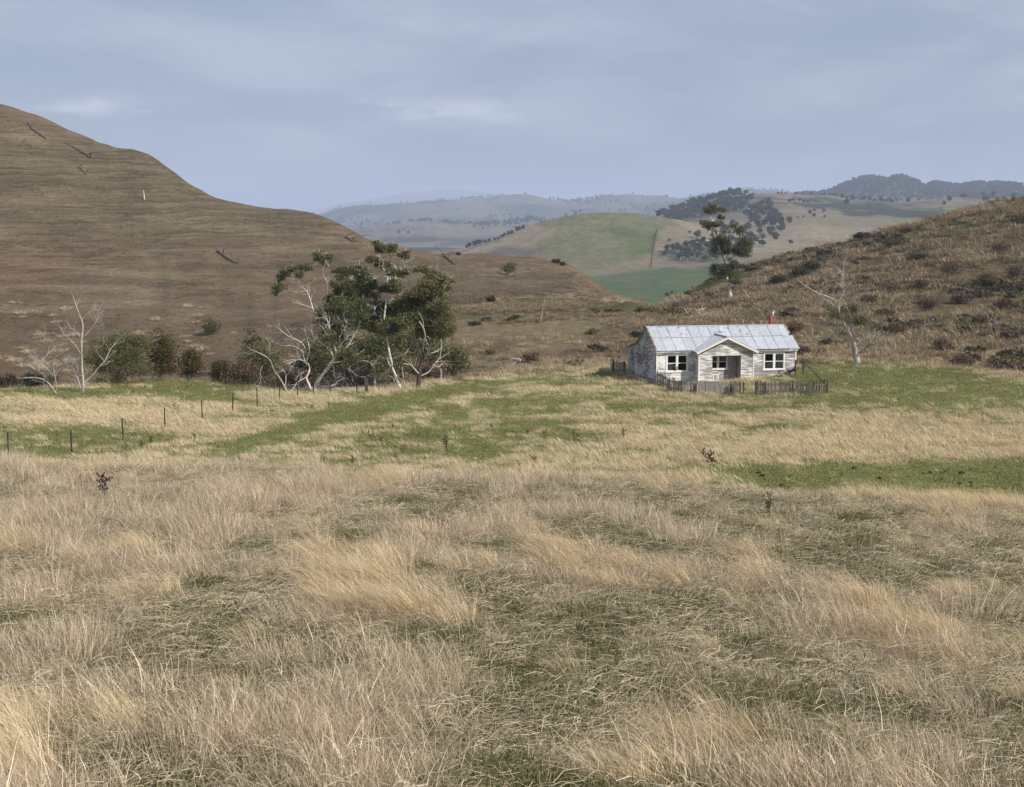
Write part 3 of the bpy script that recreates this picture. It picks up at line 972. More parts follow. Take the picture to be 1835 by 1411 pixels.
def px_tree(name, label, cat, base, limbs, clusters, bark, leaf, nleaf=7000, leafsize=0.17, depth=1.0, ground_d=None, Y=None, group=None, twig=3, twiglen=0.9, lower=0.15, droop=0.5, darkbase=None, thick=1.0):
    """tree traced at the distance of the ground it stands on; limbs [[(px,py,r_px)...]...], clusters [(cx,cy,rx,ry)]"""
    if Y is None:
        g = hit(base[0], base[1]) if ground_d is None else None
        if ground_d is not None:
            x, y, z = (float(q) for q in ray(*base)); h = math.hypot(x, y)
            g = Vector((ground_d * x / h, ground_d * y / h, 0)); g.z = float(ground(g.x, g.y))
        Y = g.y
    else:
        p0 = plane_pt(base[0], base[1], Y); g = Vector((p0.x, Y, float(ground(p0.x, Y))))
    m_px = Y / F * 1.0
    root = empty(name, g)
    tag(root, label, cat, group)
    allpaths = []
    for li, pts in enumerate(limbs):
        off0 = 0.0 if li == 0 else None
        P = []
        slope = random.uniform(-1, 1) * depth * 0.5
        for i, p in enumerate(pts):
            v = plane_pt(p[0], p[1], Y)
            P.append([v, p[2] * m_px * thick * (.85 if li == 0 else .72) if len(p) > 2 else None])
        if li == 0:
            if abs(P[0][0].z - g.z) < 2.5: P[0][0] = Vector((P[0][0].x, Y, g.z - lower))
        else:
            # start on the nearest limb already there
            best = min(((q[0] - P[0][0]).length, k) for k, q in enumerate(allpaths)) if allpaths else (9, 0)
            if best[0] < 1.2:
                off0 = allpaths[best[1]][0].y - Y
            else: off0 = 0.0
            tot = len(P)
            for i in range(tot):
                P[i][0].y += off0 + slope * i
        nP = len(P)
        r0 = P[0][1] if P[0][1] else 1.8 * m_px
        r1 = P[-1][1] if P[-1][1] else max(0.35 * m_px, 0.012)
        for i in range(nP):
            if P[i][1] is None: P[i][1] = r0 + (r1 - r0) * (i / max(nP - 1, 1)) ** 0.8
        path = spline([(a, b) for a, b in P], 4)
        allpaths += path
        mb = MB()
        mb.add(*tube([(a - g, b) for a, b in P], 7 if li == 0 else 5, 4, 0.15))
        if twig and li > 0:
            twigs_from([(a - g, b) for a, b in path], 0.03, twig, twiglen, mb)
        mat = bark if not (li == 0 and darkbase) else darkbase
        mb.build('trunk' if li == 0 else 'branch', mat, root, True)
    cl = []
    if clusters:
        mb = MB()
        for c in clusters:
            v = plane_pt(c[0], c[1], Y)
            rx = c[2] * m_px; rz = c[3] * m_px
            v.y += random.uniform(-1, 1) * depth
            ry = max(0.5 * (rx + rz), 0.4)
            cl.append((v - g, rx, ry, rz))
            if allpaths:
                k = min(range(len(allpaths)), key=lambda i: (allpaths[i][0] - v).length + (0.6 if allpaths[i][0].z > v.z else 0))
                p, r = allpaths[k]
                mid = (p + v) / 2 + Vector((random.gauss(0, .15), random.gauss(0, .15), .15))
                r = min(r * .7, 0.07)
                mb.add(*tube([(p - g, r), (mid - g, r * .7), (v - g, r * .35)], 5, 3))
            for _ in range(7):
                d = Vector((random.gauss(0, rx * .8), random.gauss(0, ry * .8), random.gauss(.2, rz * .75)))
                mb.add(*tube([(v - g - Vector((0, 0, rz * .3)), .022), (v - g + d, .009)], 4, 1))
        mb.build('twigs', bark, root, True)['kind'] = 'stuff'
        cl = [(c_, a_ * 1.38, b_ * 1.38, d_ * 1.32) for c_, a_, b_, d_ in cl]
        V, Fq = leaves(cl, int(nleaf * 2.1), leafsize, droop=droop)
        np_obj('crown', V, Fq, leaf, root)
    return root


def shrub(name, label, px, py, wpx, hpx, leaf, nleaf=1500, size=0.13, group=None, dist=None, stems=4, bark='grey_bark', cat='shrub', lump=5):
    """bush with its foot at the pixel on the ground; width and height in photo pixels"""
    if dist is None: g = hit(px, py)
    else:
        x, y, z = (float(q) for q in ray(px, py)); h = math.hypot(x, y)
        g = Vector((dist * x / h, dist * y / h, 0)); g.z = float(ground(g.x, g.y))
    s = g.y / F
    W = wpx * s / 2 * 1.1; H = hpx * s * 1.25; nleaf = int(nleaf * 1.5)
    root = empty(name, g)
    tag(root, label, cat, group)
    cl = []
    for i in range(lump):
        a = random.uniform(0, 6.28); rr = random.uniform(0, .62)
        k = random.uniform(.42, .62)
        cl.append((Vector((math.cos(a) * rr * W, math.sin(a) * rr * W, H * random.uniform(.38, .68) * (1 - .35 * rr))), W * k, W * k, H * random.uniform(.30, .42)))
    cl.append((Vector((0, 0, H * .45)), W * .8, W * .8, H * .42))
    mb = MB()
    for i in range(stems):
        c = random.choice(cl)[0]
        mb.add(*tube([(Vector((random.gauss(0, .08), random.gauss(0, .08), -.1)), .03 + .008 * H), (c * .6, .025), (c + Vector((0, 0, H * .12)), .01)], 5, 2))
    mb.build('stems', M[bark], root, True)
    V, Fq = leaves(cl, nleaf, size, 0.55, 0.0)
    V[:, 2] = np.maximum(V[:, 2], 0.02)
    np_obj('crown', V, Fq, leaf, root)
    return root


T1 = crop(480, 430, 8.82); T2 = crop(640, 430, 8.82); T3 = crop(420, 560, 8.34); T4 = crop(620, 560, 8.34)
T5 = crop(30, 520, 7.425); T6 = crop(1430, 450, 6.414); T7 = crop(1200, 340, 6.414)


def C(T, sc, lst):
    return [(q[0], q[1], l[2] / sc, l[3] / sc) for q, l in zip(T([(a[0], a[1]) for a in lst]), lst)]


# gum with bare white limbs, forked low
px_tree('gum_tree', 'wide gum with bare white forked limbs beside the wire fence', 'tree', (562, 703),
        [T3([(1190, 1200, 5.0), (1215, 1110, 4.3), (1265, 1010, 4.0), (1330, 920, 3.8), (1400, 835, 3.9), (1445, 755, 3.7), (1510, 695, 3.3), (1595, 665, 2.6)]),
         T3([(1165, 1190, 4.0), (1110, 1090, 2.8), (1065, 990, 2.5), (1100, 900, 2.1), (1090, 820, 1.8), (1050, 750, 1.5), (1075, 650, 1.4), (1075, 560, 1.3), (1040, 450, 1.0), (1000, 330, .8), (960, 290, .6), (900, 265, .5), (850, 300, .3)]),
         T3([(1100, 890, 1.6), (1020, 910, 1.3), (950, 950, 1.0), (870, 930, .5)]),
         T3([(1060, 980, 1.5), (950, 1040, 1.1), (900, 1100, .8), (865, 1180, .5)]),
         T3([(1085, 800, 1.5), (1000, 720, 1.2), (930, 705, 1.1), (860, 745, .8), (790, 750, .4)]),
         T3([(860, 745, .8), (780, 830, .6), (710, 885, .4)]),
         T3([(1050, 740, 1.2), (1020, 660, 1.0), (1010, 600, .9), (920, 540, .8), (800, 510, .7), (650, 525, .4)]),
         T3([(1050, 560, 1.2), (1000, 480, 1.1), (920, 420, 1.0), (840, 400, .9), (740, 330, .7), (630, 245, .4)]),
         T3([(1480, 690, 1.9), (1440, 590, 1.6), (1330, 490, 1.3), (1210, 410, 1.0), (1165, 365, .5)]),
         T3([(1525, 670, 2.2), (1500, 540, 1.9), (1440, 380, 1.6), (1400, 200, 1.3), (1350, 110, 1.0), (1290, 60, .4)]),
         T3([(1370, 130, 1.0), (1290, 95, .8), (1195, 120, .4)]),
         T3([(1540, 650, 2.0), (1600, 480, 1.6), (1690, 370, 1.3), (1740, 270, .7)]),
         T3([(1590, 665, 2.0), (1640, 570, 1.6), (1720, 470, 1.3), (1800, 330, .6)]),
         T3([(1590, 670, 1.8), (1700, 730, 1.4), (1835, 735, 1.2), (1950, 725, .9), (2060, 765, .5)]),
         T3([(1610, 690, 1.3), (1680, 790, 1.0), (1700, 850, .8), (1850, 950, .5)]),
         T3([(1690, 370, 1.0), (1640, 220, .8), (1560, 100, .4)]),
         T3([(1440, 870, 1.2), (1490, 920, .9), (1495, 1040, .5)])],
        [(628, 640, 22, 14), (592, 600, 16, 12)], M['white_bark'], M['gum_leaf'], 1500, depth=0.9, twig=9, twiglen=1.1)

# dead leaning tree left of it
px_tree('dead_tree', 'dead grey leaning tree with one upright broken limb, beside the forked gum', 'dead tree', (515, 703),
        [T3([(800, 1205, 2.2), (735, 1080, 1.8), (660, 960, 1.5), (590, 860, 1.4), (540, 730, 1.3), (470, 660, 1.2), (350, 600, 1.0), (250, 560, .7), (190, 510, .3)]),
         T3([(760, 1110, 1.6), (770, 960, 1.3), (740, 880, .9), (700, 870, .5)]),
         T3([(500, 690, 1.2), (530, 640, 1.3), (555, 550, 1.3), (550, 430, 1.3), (525, 350, 1.0)]),
         T3([(545, 350, .9), (590, 360, .7), (640, 410, .4)]),
         T3([(525, 350, .8), (600, 290, .6), (630, 250, .3)]),
         T3([(300, 590, .8), (230, 620, .6), (170, 590, .3)]),
         T3([(420, 800, .6), (395, 880, .7), (415, 980, .6), (385, 1090, .4)])],
        [], M['grey_bark'], None, twig=7, twiglen=.8)

# gum behind with two tall white limbs
px_tree('gum_tree', 'tall gum with two thin white limbs rising clear of its foliage, behind the forked gum', 'tree', (600, 699),
        [T3([(1500, 1180, 4), (1480, 900, 3.6), (1420, 500, 3.2), (1330, 130, 2.6)]) + T1([(890, 1130, 2.0)]),
         T1([(860, 1150, 1.8), (880, 1060, 1.6), (955, 890, 1.3), (978, 760, 1.5), (992, 640, 1.3), (960, 540, 1.0), (968, 410, .5)]),
         T1([(972, 760, .8), (935, 690, .6), (910, 630, .3)]),
         T1([(880, 1250, 1.8), (760, 1180, 1.6), (700, 1100, 1.7), (650, 960, 1.5), (610, 870, 1.3), (570, 815, 1.1), (510, 770, .9), (430, 665, .4)]),
         T1([(620, 870, .9), (640, 800, .7), (625, 740, .5), (760, 600, .3)]),
         T1([(680, 1080, .9), (590, 1040, .7), (500, 1000, .5), (430, 970, .3)]),
         T1([(570, 815, .8), (460, 830, .6), (320, 800, .3)]),
         T1([(1000, 1150, 1.8), (1150, 950, 1.4), (1250, 750, 1.0), (1300, 550, .6)]),
         T1([(510, 770, .7), (400, 640, .5), (330, 520, .3)]),
         T1([(968, 430, .6), (900, 360, .5), (820, 300, .3)])],
        C(T1, 8.82, [(850, 320, 110, 90), (770, 250, 70, 50), (945, 262, 70, 38), (630, 440, 55, 50), (310, 490, 105, 60), (440, 480, 90, 60), (520, 540, 70, 50), (250, 560, 60, 60), (155, 630, 55, 60), (200, 740, 70, 90), (115, 830, 30, 50),
                     (1270, 510, 170, 80), (1120, 500, 110, 50), (1160, 690, 140, 90), (1090, 820, 80, 70), (1340, 840, 120, 110), (1250, 1050, 260, 140), (1000, 950, 110, 80), (1450, 700, 150, 80),
                     (1000, 1200, 150, 150), (1300, 1250, 200, 170), (1450, 950, 140, 110), (1050, 1120, 160, 80)]),
        M['white_bark'], M['gum_leaf'], 14000, depth=1.6, twig=3)

# gum with the highest crown
px_tree('gum_tree', 'tallest gum of the creek clump, white trunk splitting into open tufted crown', 'tree', (719, 699),
        [T4([(835, 1168, 3.6), (775, 1050, 3.2), (735, 940, 2.8), (690, 820, 2.4), (682, 740, 2.2), (640, 560, 2.1), (600, 300, 2.0), (570, 100, 1.9)]) + T2([(470, 880, 1.8), (466, 740, 1.7), (480, 600, 1.4), (452, 510, 1.2), (400, 440, .7)]),
         T2([(520, 980, 1.6), (560, 800, 1.5), (596, 610, 1.4), (586, 420, .9)]),
         T2([(600, 560, 1.1), (650, 430, 1.0), (700, 390, .8), (770, 345, .4)]),
         T2([(455, 510, 1.2), (430, 400, 1.0), (415, 290, .9), (380, 240, .4)]),
         T2([(370, 310, .7), (330, 260, .7), (300, 220, .4)]),
         T2([(465, 580, 1.0), (400, 590, .8), (350, 605, .6), (280, 600, .3)]),
         T2([(600, 420, .9), (560, 300, .7), (600, 150, .4)]),
         T2([(480, 900, 1.2), (580, 960, 1.1), (600, 1060, .7)]),
         T2([(470, 930, 1.0), (400, 980, .9), (320, 1040, .7), (290, 1080, .4)]),
         T2([(420, 1140, .8), (340, 1060, .8), (310, 1000, .5)]),
         T2([(270, 960, .8), (200, 935, .7), (140, 940, .4)]),
         T2([(640, 900, .7), (760, 780, .6), (860, 700, .4)]),
         T4([(685, 760, 1.4), (670, 690, 1.1), (655, 605, .6)]),
         T4([(680, 830, 1.3), (630, 765, 1.0), (560, 660, .6)]),
         T4([(740, 1060, 1.0), (690, 990, .8), (620, 975, .4)])],
        C(T2, 8.82, [(450, 150, 120, 60), (360, 90, 60, 35), (600, 120, 60, 55), (290, 70, 60, 30), (770, 230, 85, 50), (380, 410, 95, 60), (255, 310, 55, 60), (750, 500, 110, 65), (250, 720, 110, 75), (120, 560, 110, 80),
                     (90, 740, 120, 90), (620, 690, 80, 60), (300, 1180, 170, 150), (550, 1260, 180, 120), (130, 1120, 60, 180), (430, 760, 80, 60), (560, 520, 60, 50), (180, 900, 140, 80), (620, 780, 90, 70), (700, 1050, 130, 100),
                     (40, 480, 80, 70), (200, 1350, 180, 140), (480, 1400, 220, 120), (700, 1300, 120, 100)]),
        M['white_bark'], M['gum_leaf'], 15000, depth=1.7, twig=4)

# dark-based gum on the right of the clump
px_tree('gum_tree', 'gum with dark charred lower trunk and broad olive crown, next to the pale steel post', 'tree', (749, 696),
        [T4([(1080, 1135, 6.0), (1085, 1000, 4.8), (1100, 880, 3.6), (1125, 760, 3.2), (1150, 630, 2.8), (1158, 520, 2.2)]),
         T4([(1155, 600, 2.0), (1165, 470, 1.9), (1195, 370, 1.7), (1208, 280, 1.7), (1188, 170, 1.8), (1150, 80, 1.2)]),
         T2([(1080, 1340, 1.8), (1040, 1240, 1.3), (985, 1150, 1.0), (990, 1000, .9), (1005, 920, .5)]),
         T2([(1095, 1290, 1.4), (1140, 1190, 1.1), (1170, 1070, .9), (1120, 980, .7), (1100, 900, .4)]),
         T2([(1150, 1050, .9), (1200, 900, .8), (1230, 700, .6), (1150, 560, .4)]),
         T2([(1250, 1000, .8), (1300, 800, .6), (1400, 660, .4)]),
         T4([(1090, 920, 2.0), (1040, 845, 1.6), (985, 765, 1.3), (890, 730, .7)]),
         T4([(1120, 950, 1.8), (1240, 890, 1.6), (1310, 790, 1.4), (1400, 690, 1.1), (1545, 605, .5)]),
         T4([(1150, 640, 1.4), (1260, 620, 1.1), (1350, 600, .9), (1400, 560, .6)]),
         T4([(1320, 790, 1.0), (1370, 830, .8), (1425, 800, .5)]),
         T4([(1125, 640, 1.3), (1060, 500, 1.1), (1005, 420, 1.0), (1000, 340, .5)]),
         T4([(1000, 430, .9), (945, 530, .7), (870, 640, .4)]),
         T4([(1170, 720, 1.0), (1230, 560, .8), (1200, 510, .5)]),
         T4([(1400, 690, .8), (1430, 480, .8), (1410, 400, .6), (1440, 330, .4)]),
         T4([(1090, 800, 1.0), (1085, 700, .9), (1080, 600, .5)])],
        C(T2, 8.82, [(1100, 1230, 240, 170), (1230, 930, 170, 150), (1150, 600, 150, 110), (1010, 480, 110, 55), (1430, 640, 85, 45), (1390, 800, 75, 50), (980, 820, 130, 90), (1290, 1230, 150, 170), (1100, 760, 170, 100),
                     (900, 1150, 150, 120), (1000, 1040, 140, 100), (1380, 1400, 140, 160), (1150, 1450, 200, 130), (1200, 700, 130, 90), (1330, 1030, 90, 90), (860, 900, 120, 80)]),
        M['white_bark'], M['olive_leaf'], 13000, depth=1.6, twig=4, darkbase=M['dark_bark'])

px_tree('sapling', 'thin pale many-stemmed sapling between the white and the dark gum trunks', 'sapling', (728, 698),
        [T4([(890, 1160, 1.8), (870, 1040, 1.3), (852, 930, 1.0), (842, 820, .5)]),
         T4([(868, 1060, 1.1), (820, 990, .8), (775, 915, .5)]),
         T4([(895, 1060, .9), (930, 1010, .7), (985, 970, .4)]),
         T4([(905, 1150, .9), (950, 1120, .7), (975, 1080, .4)])], [], M['grey_bark'], None, twig=3, twiglen=.6)

# undergrowth of the creek: green and brown bushes
for (nm, lb, px, py, w, h, lf, nl, sz, dd) in (
    ('shrub', 'broad olive bush under the dead leaning tree', 470, 690, 120, 105, 'olive_leaf', 5200, .17, 116),
    ('shrub', 'flat-topped dark green bush rising behind the broad olive bush', 455, 668, 46, 104, 'dark_leaf', 2200, .16, 121),
    ('shrub', 'dense green bush behind the bare forked limbs', 585, 690, 95, 110, 'gum_leaf', 5200, .16, 119),
    ('shrub', 'olive bush between the forked gum and the tallest gum', 640, 690, 70, 95, 'olive_leaf', 3600, .16, 117),
    ('shrub', 'dark green bush wrapped round the foot of the tallest gum', 672, 690, 72, 118, 'gum_leaf', 4600, .16, 116),
    ('shrub', 'tall dense bush behind the pale many-stemmed sapling', 705, 690, 88, 135, 'gum_leaf', 5200, .17, 120),
    ('shrub', 'tall olive bush filling the clump behind the forked gum', 612, 690, 78, 150, 'olive_leaf', 4600, .17, 123),
    ('shrub', 'tall leafy bush behind the dark gum trunk', 765, 690, 92, 125, 'olive_leaf', 5000, .17, 121),
    ('shrub', 'small dark bush with dense foliage above the broad olive bush', 543, 640, 62, 58, 'dark_leaf', 2200, .15, 122),
    ('shrub', 'low dark shrub at the end of the creek thicket nearest the wattles', 394, 655, 34, 46, 'dark_leaf', 1400, .15, 124),
    ('shrub', 'olive shrub at the end of the creek thicket nearest the scrubby mound', 815, 680, 55, 62, 'olive_leaf', 2200, .16, 116),
    ('shrub', 'green shrub against the dark gum trunk', 790, 684, 60, 75, 'gum_leaf', 2400, .16, 116),
    ('shrub', 'thin brown scrub below the broad olive bush', 440, 700, 95, 45, 'brown_leaf', 2600, .15, 109),
    ('shrub', 'brown scrub behind the fence and the dead leaning tree', 520, 702, 85, 40, 'brown_leaf', 2400, .15, 108),
    ('shrub', 'brown scrub filling the gap between the forked gum and the strainer posts', 630, 702, 90, 42, 'brown_leaf', 2600, .15, 108),
    ('shrub', 'brown scrub round the dark gum trunk', 775, 694, 70, 34, 'brown_leaf', 1800, .15, 110),
    ('shrub', 'rusty green shrub beside the yellowish wattles', 400, 690, 52, 50, 'wattle_leaf', 1900, .15, 114),
    ('wattle_bush', 'yellow-green rounded wattle bush, the larger of two', 289, 690, 72, 84, 'wattle_leaf', 5200, .14, 112),
    ('wattle_bush', 'smaller wattle bush with orange tinged top', 337, 688, 46, 62, 'wattle_leaf', 2800, .14, 112),
    ('shrub', 'low dark green shrub behind the small dead tree', 72, 703, 76, 26, 'dark_leaf', 1700, .15, 110),
    ('shrub', 'low brown shrub at the foot of the brown hill', 12, 706, 52, 30, 'brown_leaf', 1300, .15, 110),
    ('hill_bush', 'single round bush casting shadow on the brown hillside above the creek', 379, 600, 32, 27, 'olive_leaf', 1500, .2, None),
    ('hill_bush', 'lone spiky bush high on the brown spur', 913, 494, 28, 22, 'olive_leaf', 1100, .25, None),
    ('hill_bush', 'small dark bush low on the spur above the scrubby mound', 880, 542, 20, 9, 'dark_leaf', 500, .22, None),
    ('shrub', 'dark round scrub bush on the scrubby mound above the fallen white log', 955, 650, 40, 16, 'brown_leaf', 1200, .16, None),
):
    shrub(nm, lb, px, py, w, h, M[lf], nl, sz, dist=dd, cat='bush' if 'bush' in nm else 'shrub')

# bushy willow-like tree on the left
px_tree('bushy_tree', 'dome shaped olive tree with thin pale stems beside the white dead tree', 'tree', (217, 689),
        [[(217, 690, 2.2), (213, 672, 1.8), (212, 650, 1.3), (214, 632, .8)], [(214, 680, 1.5), (205, 665, 1.1), (192, 645, .7)], [(216, 678, 1.4), (226, 660, 1.0), (238, 640, .6)],
         [(213, 670, 1.2), (219, 650, .9), (228, 625, .5)], [(219, 688, 1.2), (228, 672, .9), (244, 655, .5)]],
        [(214, 617, 40, 19), (188, 622, 26, 18), (240, 622, 32, 22), (178, 645, 20, 14), (205, 640, 34, 22), (236, 645, 30, 24), (250, 665, 20, 16), (203, 676, 20, 12), (187, 660, 14, 10)],
        M['grey_bark'], M['olive_leaf'], 9000, leafsize=.15, ground_d=110, depth=1.2)

px_tree('dead_tree', 'tall bare white dead tree standing against the brown hill', 'dead tree', (147, 698),
        [T5([(880, 1335, 2.2), (885, 1200, 1.9), (870, 1050, 1.7), (865, 900, 1.6), (863, 700, 1.4), (876, 550, 1.2), (872, 430, 1.0), (790, 210, .7), (755, 90, .5), (710, 30, .25)]),
         T5([(890, 1240, 1.5), (1000, 1140, 1.3), (1100, 1010, 1.1), (1160, 950, 1.0), (1220, 820, .9), (1290, 720, .7), (1425, 585, .25)]),
         T5([(855, 860, 1.0), (780, 720, .9), (660, 600, .8), (610, 470, .35)]),
         T5([(660, 605, .6), (480, 577, .5), (350, 590, .4), (270, 605, .2)]),
         T5([(860, 680, 1.0), (810, 580, .9), (700, 500, .7), (610, 405, .3)]),
         T5([(878, 640, .9), (1010, 490, .8), (1110, 330, .6), (1180, 225, .25)]),
         T5([(872, 400, .6), (930, 320, .45), (1040, 250, .2)]),
         T5([(792, 210, .5), (825, 120, .2)]),
         T5([(860, 1330, 1.5), (800, 1180, 1.3), (755, 1100, 1.1), (740, 980, .9), (620, 885, .4)]),
         T5([(755, 1105, .9), (690, 1000, .4)]),
         T5([(1160, 955, .6), (1050, 800, .5), (1140, 740, .5), (1152, 610, .25)]),
         T5([(815, 1330, 1.0), (790, 1270, .5)])],
        [], M['pale_bark'], None, twig=10, twiglen=1.0, ground_d=104, thick=1.15)
px_tree('dead_tree', 'low bare dead tree with branches arching low along the paddock edge', 'dead tree', (103, 704),
        [T5([(550, 1385, 1.8), (470, 1290, 1.4), (370, 1200, 1.2), (210, 1165, 1.0), (40, 1175, .7), (0, 1140, .4)]),
         T5([(495, 1330, 1.1), (340, 1240, .9), (250, 1215, .4)]),
         T5([(535, 1360, 1.2), (530, 1150, 1.0), (520, 980, .8), (595, 845, .4)]),
         T5([(525, 1170, .9), (440, 1030, .7), (340, 930, .6), (240, 795, .3)]),
         T5([(370, 930, .6), (420, 860, .6), (490, 775, .35)]),
         T5([(420, 1190, .6), (340, 1090, .6), (170, 980, .3)]),
         T5([(305, 1050, .6), (305, 880, .3)]), T5([(345, 1090, .5), (410, 1000, .25)])],
        [], M['pale_bark'], None, twig=10, twiglen=.9, ground_d=103, thick=1.15)

# tall gum on the flank of the tussock hill
px_tree('gum_tree', 'lone tall slender gum with tufted foliage on the tussock hill', 'tree', (1309, 537),
        [T7([(700, 1262, 6.0), (692, 1200, 4.5), (680, 1110, 3.2), (660, 1030, 2.7), (640, 900, 2.5), (612, 790, 2.4), (575, 690, 2.2), (540, 590, 2.3), (522, 540, 2.0), (495, 470, 1.8), (508, 390, 1.5), (470, 320, 1.1), (430, 280, .6)]),
         T7([(535, 570, 1.6), (552, 500, 1.7), (560, 470, .9), (600, 380, .5)]),
         T7([(655, 1000, 1.6), (690, 880, 1.3), (715, 780, .7)]),
         T7([(625, 830, 1.6), (690, 690, 1.3), (720, 620, 1.1), (790, 560, .8), (830, 520, .4)]),
         T7([(700, 660, 1.1), (800, 690, .9), (850, 720, .4)]),
         T7([(640, 720, 1.0), (655, 560, 1.0), (640, 480, .5)]),
         T7([(500, 460, .9), (430, 450, .9), (380, 440, .5)]),
         T7([(500, 380, .8), (540, 280, .6), (560, 220, .3)]),
         T7([(645, 960, 1.0), (590, 940, .8), (545, 930, .4)])],
        C(T7, 6.414, [(455, 230, 55, 50), (545, 205, 55, 38), (620, 240, 35, 22), (600, 320, 38, 32), (415, 400, 90, 34), (540, 395, 55, 30), (590, 650, 90, 95), (565, 580, 60, 40), (640, 650, 50, 90), (840, 620, 70, 80), (800, 480, 38, 50), (745, 425, 25, 22),
                      (780, 720, 60, 50), (860, 730, 45, 55), (700, 850, 50, 55), (540, 930, 52, 60), (640, 930, 70, 70), (750, 1030, 60, 50), (690, 980, 60, 60), (590, 560, 40, 35), (640, 490, 20, 14)]),
        M['white_bark'], M['gum_leaf'], 14000, leafsize=.20, depth=1.4, twig=2)
# half-dead gum beside the house paddock
px_tree('gum_tree', 'old half-dead gum with stout grey trunk and long bare limbs near the cottage', 'tree', (1536, 652),
        [T6([(688, 1302, 7.0), (665, 1200, 5.6), (645, 1100, 4.6), (615, 990, 3.6), (570, 920, 3.0), (520, 820, 2.6), (475, 720, 2.1), (465, 630, 1.7), (440, 580, 1.5), (330, 520, 1.3), (240, 490, 1.1), (80, 400, .7), (5, 335, .3)]),
         T6([(655, 1090, 2.4), (640, 980, 2.0), (625, 900, 1.6), (650, 800, 1.2), (720, 740, .6)]),
         T6([(655, 1095, 1.7), (630, 1050, 1.4), (565, 1022, .8)]),
         T6([(670, 1080, 1.6), (720, 1040, 1.3), (770, 990, 1.1), (840, 970, .9), (915, 905, .5)]),
         T6([(700, 1170, 1.6), (760, 1105, 1.2), (855, 1052, .6)]),
         T6([(462, 690, 1.2), (430, 650, 1.1), (368, 608, .6)]),
         T6([(450, 590, 1.2), (530, 500, 1.1), (545, 440, 1.0), (515, 400, .9), (435, 315, .4)]),
         T6([(530, 400, .8), (550, 260, .7), (582, 140, .3)]),
         T6([(545, 250, .6), (500, 220, .5), (430, 145, .25)]),
         T6([(870, 945, .7), (890, 890, .6), (850, 860, .3)]),
         T6([(640, 920, 1.0), (740, 880, .8), (790, 945, .5)]),
         T6([(540, 860, 1.0), (440, 800, .8), (350, 750, .4)])],
        C(T6, 6.414, [(610, 690, 110, 70), (350, 735, 90, 45), (750, 790, 100, 60), (520, 750, 80, 60), (640, 810, 100, 60), (690, 660, 70, 50), (430, 690, 60, 40), (840, 830, 60, 40)]),
        M['grey_bark'], M['olive_leaf'], 2600, leafsize=.13, depth=1.2, twig=12, twiglen=1.4, thick=1.15)


# fallen logs and stumps
def log(name, label, pts, mat, thick=1.0, dist=None, branches=(), cat='log', lift=0.6):
    P = [hit(p[0], p[1]) for p in pts] if dist is None else None
    if P is None:
        Y = dist; P = [plane_pt(p[0], p[1], Y) for p in pts]
    g = P[0].copy(); g.z = float(ground(g.x, g.y))
    root = empty(name, g); tag(root, label, cat)
    r = [p[2] * g.y / F * thick * 1.25 for p in pts]
    mb = MB()
    Q = []
    for p, q in zip(P, r):
        zg = float(ground(p.x, p.y))
        v = Vector((p.x, p.y, max(p.z, zg + q * lift))) - g
        Q.append((v, q))
    mb.add(*tube(Q, 7, 4, .25)); mb.build('trunk', mat, root, True)
    if len(Q) > 1:
        path = spline(Q, 4)
        for _ in range(5):
            p, q = random.choice(path)
            e = p + Vector((random.gauss(0, 1), random.gauss(0, .6), abs(random.gauss(.5, .5)))) * q * 6
            mb = MB(); mb.add(*tube([(p, q * .5), ((p + e) / 2 + Vector((0, 0, q)), q * .35), (e, q * .12)], 4, 2))
            mb.build('branch', mat, root, True)
    return root


log('fallen_log', 'long dark fallen trunk highest on the brown hill', [(52, 224, 1.2), (60, 234, 1.8), (72, 243, 2.0), (82, 250, 1.4)], M['log'])
log('fallen_log', 'straight black fallen trunk slanting down the upper brown hill', [(118, 258, 1.2), (132, 266, 1.8), (148, 275, 2.0), (161, 283, 2.3)], M['log'])
log('fallen_log', 'arched grey fallen branch beside the highest fallen trunk', [(36, 263, 1.4), (44, 260, 1.3), (52, 262, 1.1), (59, 267, .7)], M['log'])
log('fallen_log', 'short dark fallen trunk below the straight black trunk', [(141, 301, 1.0), (148, 307, 1.4), (155, 313, 1.2)], M['log'])
log('fallen_log', 'fallen dark tree with broken top on the middle of the brown hill', [(390, 452, 2.2), (400, 459, 2.0), (412, 467, 1.7), (426, 474, 1.0)], M['log'])
log('fallen_log', 'stubby dark log near the crest of the brown spur', [(618, 427, 1.2), (625, 430, 2.2), (633, 435, 1.2)], M['log'])
log('fallen_log', 'thin dark log lying on the spur behind the gum crowns', [(796, 460, 2.0), (804, 466, 1.4), (815, 475, .8)], M['log'])
log('fallen_log', 'short white bleached log on the scrubby mound', [(919, 657, 1.6), (926, 651, 2.0), (933, 647, 1.4)], M['white_bark'])
log('fallen_log', 'thin pale fallen branch beside the white bleached log', [(952, 650, 1.2), (962, 654, 1.2), (974, 659, .8)], M['grey_bark'])
log('fallen_branch', 'bleached fallen branch lying behind the fence at the forked gum', T3([(1250, 1105, 1.8), (1400, 1110, 1.6), (1500, 1080, 1.4), (1560, 1020, .9), (1650, 990, .5)]), M['white_bark'], dist=hit(575, 703).y, cat='branch')
log('fallen_branch', 'tangled grey fallen twigs under the forked gum', T3([(1420, 1175, .9), (1520, 1150, 1.0), (1620, 1170, .8), (1720, 1200, .5)]), M['grey_bark'], dist=hit(595, 704).y - .4, cat='branch')
log('fallen_branch', 'grey fallen limb lying beside the lone tall gum', T7([(740, 1110, 1.4), (860, 1165, 1.5), (940, 1135, 2.4), (1015, 1100, 1.2)]), M['log'], dist=hit(1335, 522).y, cat='branch')
